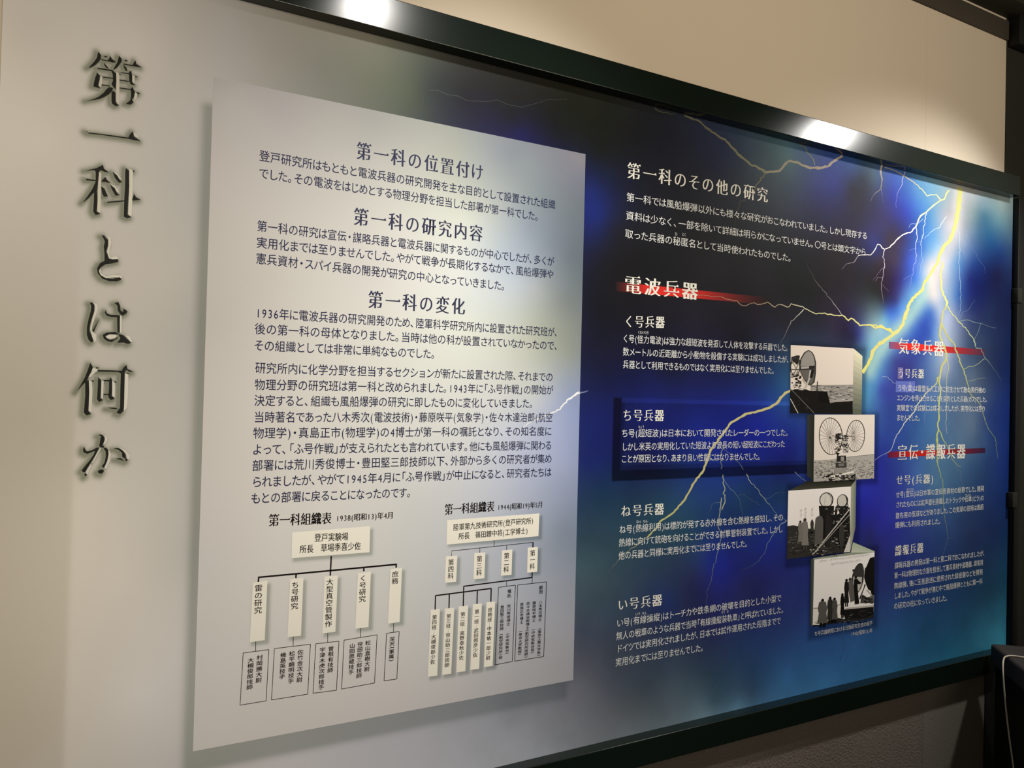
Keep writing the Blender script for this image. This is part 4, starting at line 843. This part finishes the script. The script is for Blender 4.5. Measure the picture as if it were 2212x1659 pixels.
# 3: officers beside the twin dishes
def man(x, y, h, w, g, g2=None):
    g2 = g2 or g
    return [(ellipse(x, y+h*0.06, h*0.045, h*0.06, 0, 10), G(max(20, g-60))), ([(x-w*.35, y+h*.11), (x+w*.35, y+h*.11), (x+w*.5, y+h*.35), (x+w*.4, y+h*.5), (x+w*.55, y+h*.86), (x-w*.55, y+h*.86), (x-w*.38, y+h*.5), (x-w*.5, y+h*.35)], G(g2)), ([(x-w*.30, y+h*.86), (x-w*.05, y+h*.86), (x-w*.08, y+h), (x-w*.3, y+h)], G(max(16, g-50))), ([(x+w*.08, y+h*.86), (x+w*.3, y+h*.86), (x+w*.32, y+h), (x+w*.08, y+h)], G(max(16, g-50)))]
photo((1680, 1020, 0.22901), ([(100,175),(690,135),(683,750),(85,820)], (250,246,243)), [
 ('dark_field', [([(92,508),(150,500),(230,520),(350,542),(684,560),(683,750),(85,820)], G(52))]+specks(95,560,560,790,200,[G(25),G(80),G(110),G(35)],40,7)),
 ('antenna_dish', [(ellipse(460,262,66,72,8), G(40)), (ellipse(458,262,56,64,8), G(225)), ([(388,318),(532,318),(528,400),(470,420),(395,405)], G(30))]+rb([(470,198),(500,230),(512,300)],5,60)+rb([(450,200),(440,320)],2,120)),
 ('antenna_dish', [(ellipse(612,272,52,64,8), G(44)), (ellipse(608,270,42,56,8), G(210)), ([(560,320),(660,320),(668,400),(600,430)], G(34))]+rb([(640,225),(660,300),(670,360)],6,70)),
 ('gun_director', [([(395,390),(540,400),(545,330),(570,300),(560,400),(680,330),(684,600),(640,720),(560,700),(520,640),(440,640),(395,500)], G(30))]+specks(440,670,330,700,90,[G(14),G(70),G(110),G(40),G(150)],30,14)),
 ('figure', man(215,455,235,48,120)), ('figure', man(258,432,300,62,120,128)), ('figure', man(326,445,130,30,60)), ('figure', [([(362,430),(385,412),(415,412),(430,450),(428,560),(420,682),(345,682),(352,520)], G(92)), ([(360,682),(378,682),(376,720),(356,720)], G(40)), ([(392,682),(412,682),(410,715),(392,715)], G(40))]), ('figure', [([(455,395),(480,390),(505,440),(510,560),(495,700),(455,700),(445,520)], G(40))]), ('figure', [([(585,500),(615,490),(630,560),(620,700),(590,720),(575,600)], G(60))]),
 ('tow_bar', rb([(676,352),(328,782)], 10, 200)+rb([(680,396),(360,752)], 6, 170)+[([(683,590),(683,752),(622,758)], G(218))]+specks(300,440,670,780,40,[G(190),G(60),G(30)],20,8)),
 ('handwriting', [s for x, y0, y1 in ((220,342,432),(262,335,428),(326,336,420)) for s in specks(x-7, x+7, y0, y1, 26, [G(90)], 12, 2.5)])],
 [('cube_top', fade((290,80),(740,65),(690,135),(115,170), 6, (36,38,32), (70,70,58))), ('cube_side', fade((740,65),(733,520),(684,748),(690,135), 7, (120,130,118), (176,182,160))[::-1])])
# 4: the large dish with visitors
scr = []
for (xa, ya, xb, yb, n) in ((395,838,470,828,5), (495,822,875,775,22), (500,866,785,828,17)):
    for k in range(n):
        kx = xa+(xb-xa)*(k+.5)/n; ky = ya+(yb-ya)*(k+.5)/n
        scr += specks(kx-7, kx+7, ky-7, ky+7, 6, [G(80), G(110)], 10, 2)
photo((1680, 1020, 0.22901), ([(345,825),(913,757),(903,1375),(330,1455)], (250,247,245)), [
 ('snow_field', [([(336,1285),(470,1275),(600,1262),(640,1282),(625,1360),(334,1440)], G(238))]+rb([(336,1284),(470,1276),(610,1245)], 7, 120)),
 ('dark_foreground', [([(332,1440),(400,1438),(480,1405),(560,1372),(625,1385),(904,1318),(903,1375),(330,1455)], G(40))]+specks(340,890,1390,1425,60,[G(20),G(120),G(70)],30,6)),
 ('antenna_dish', [(ellipse(757,1005,58,150,10), G(40)), (ellipse(752,1005,50,140,10), G(60)), ([(712,985),(795,990),(790,1060),(765,1120),(730,1110),(712,1050)], G(196))]+[(q, G(190)) for q in ribbon(ellipse(762,1005,50,140,10,20,-70,80), 7)]+[([(706,918),(722,916),(722,935),(706,935)], G(30))]),
 ('machine_frame', [([(912,798),(872,808),(838,890),(826,905),(815,985),(832,1050),(855,1105),(880,1120),(885,1160),(910,1165)], G(22)), ([(832,1060),(800,1140),(780,1200),(770,1190),(812,1090),(820,1055)], G(24)), ([(796,1150),(840,1180),(905,1170),(905,1230),(780,1235)], G(50)), ([(640,1280),(904,1252),(904,1270),(640,1298)], G(190)), ([(612,1298),(904,1270),(903,1340),(820,1370),(640,1385),(625,1350)], G(26))]+rb([(840,1110),(890,1160)], 8, 190)+specks(780,900,1150,1235,24,[G(20),G(150),G(90)],36,8)+specks(640,880,1300,1370,30,[G(16),G(60),G(90)],30,7)),
 ('figure', man(650,1005,262,42,30)), ('figure', [(ellipse(684,1010,13,16,0,10), G(60)), ([(668,1030),(705,1022),(718,1080),(735,1205),(690,1225),(672,1120)], G(96))]), ('figure', [(ellipse(737,992,11,14,0,10), G(24)), ([(722,1010),(750,1005),(768,1030),(788,1040),(780,1056),(752,1052),(755,1120),(770,1240),(730,1245),(720,1100)], G(22))]), ('figure', man(612,1140,235,34,22)), ('figure', man(425,1192,268,84,66,92)), ('figure', man(497,1172,252,52,30,48)), ('figure', man(538,1182,240,54,60,80)),
 ('handwriting', scr)],
 [('cube_top', fade((710,660),(913,745),(913,760),(690,758), 5, (176,190,168), (205,210,196))+[([(690,758),(913,757),(345,827),(330,812)], (150,160,142))]), ('cube_side', fade((310,815),(304,1440),(332,1455),(345,825), 6, (52,58,58), (92,98,92)))])
bpy.data.objects.remove(_to)


# ------------------------------------------------------------------ plinth and cable, lower right
zt = 0.585
A = ptz(2139, 1389, zt); B = ptz(2222, 1396, zt); Cc = ptz(2228, 1463, zt)
ex = (B-A).normalized(); ey = Vector((0, 0, 1)).cross(ex)
if ey.y > 0: ey = -ey

hgt = zt
p0 = A; p1 = A+ex*1.1; 
fy = (Cc-A)-(Cc-A).dot(ex)*ex; ly = fy.length*1.02; fy.normalize()
p2 = p1+fy*ly; p3 = p0+fy*ly
pv = bpy.data.objects.new('display_plinth', None); C.objects.link(pv); pv.location = (p0.x+0.3, p0.y-0.2, 0)
tag(pv, 'charcoal cloth-covered display plinth standing at the lower right under the board', 'plinth')
bpy.context.view_layer.update()
def slab(name, pts4, z0, z1, m, bev):
    bm = bmesh.new()
    lo = [bm.verts.new((p.x, p.y, z0)) for p in pts4]; hi = [bm.verts.new((p.x, p.y, z1)) for p in pts4]
    bm.faces.new(lo[::-1]); bm.faces.new(hi)
    for i in range(4): bm.faces.new((lo[i], lo[(i+1) % 4], hi[(i+1) % 4], hi[i]))
    bmesh.ops.recalc_face_normals(bm, faces=bm.faces[:])
    if bev: bmesh.ops.bevel(bm, geom=bm.edges[:], offset=bev, segments=3, affect='EDGES', profile=0.6)
    me = bpy.data.meshes.new(name); bm.to_mesh(me); bm.free(); me.materials.append(m)
    me.polygons.foreach_set('use_smooth', [bool(bev)]*len(me.polygons))
    return sub(link(name, me, None), pv)
c0 = (p0+p1+p2+p3)/4
slab('cloth_top', [p0, p1, p2, p3], zt-0.078, zt, M_CLOTH, 0.014)
inn = [p+(c0-p)*0.03 for p in (p0, p1, p2, p3)]
slab('body', inn, 0.0, zt-0.07, M_BLACK, 0.004)
# cable: over the plinth top, round its edge and down to the floor
cv = bpy.data.curves.new('cable', 'CURVE'); cv.dimensions = '3D'; cv.bevel_depth = 0.0028; cv.bevel_resolution = 3; cv.resolution_u = 8
def at_depth(u, v, y): x, z = pt(u, v, y); return (x, y, z)
ck = ptz(2168, 1421, zt+0.003)
path = [tuple(ptz(2290, 1428, zt+0.004)), tuple(ptz(2212, 1420, zt+0.004)), tuple(ptz(2185, 1416.5, zt+0.004)), tuple(ptz(2174, 1418, zt+0.003)),
        at_depth(2168, 1425, ck.y-0.008), at_depth(2166.5, 1440, ck.y-0.02), at_depth(2168.5, 1480, ck.y-0.03), at_depth(2173, 1530, ck.y-0.035), at_depth(2180, 1590, ck.y-0.045), at_depth(2190, 1665, ck.y-0.06)]
x, y, z = path[-1]; path += [(x, y-0.01, z-0.12), (x-0.03, y-0.02, 0.03), (x-0.12, y-0.01, 0.004), (x-0.35, y+0.02, 0.004)]
sp = cv.splines.new('BEZIER'); sp.bezier_points.add(len(path)-1)
for b, p in zip(sp.bezier_points, path): b.co = p; b.handle_left_type = b.handle_right_type = 'AUTO'
co = bpy.data.objects.new('tmp', cv); C.objects.link(co)
bpy.context.view_layer.update()
me = bpy.data.meshes.new_from_object(co.evaluated_get(bpy.context.evaluated_depsgraph_get()))
bpy.data.objects.remove(co); me.materials.clear(); me.materials.append(M_CABLE); me.polygons.foreach_set('use_smooth', [True]*len(me.polygons))
tag(link('power_cable', me), 'thin white cable looped over the corner of the charcoal plinth', 'cable')
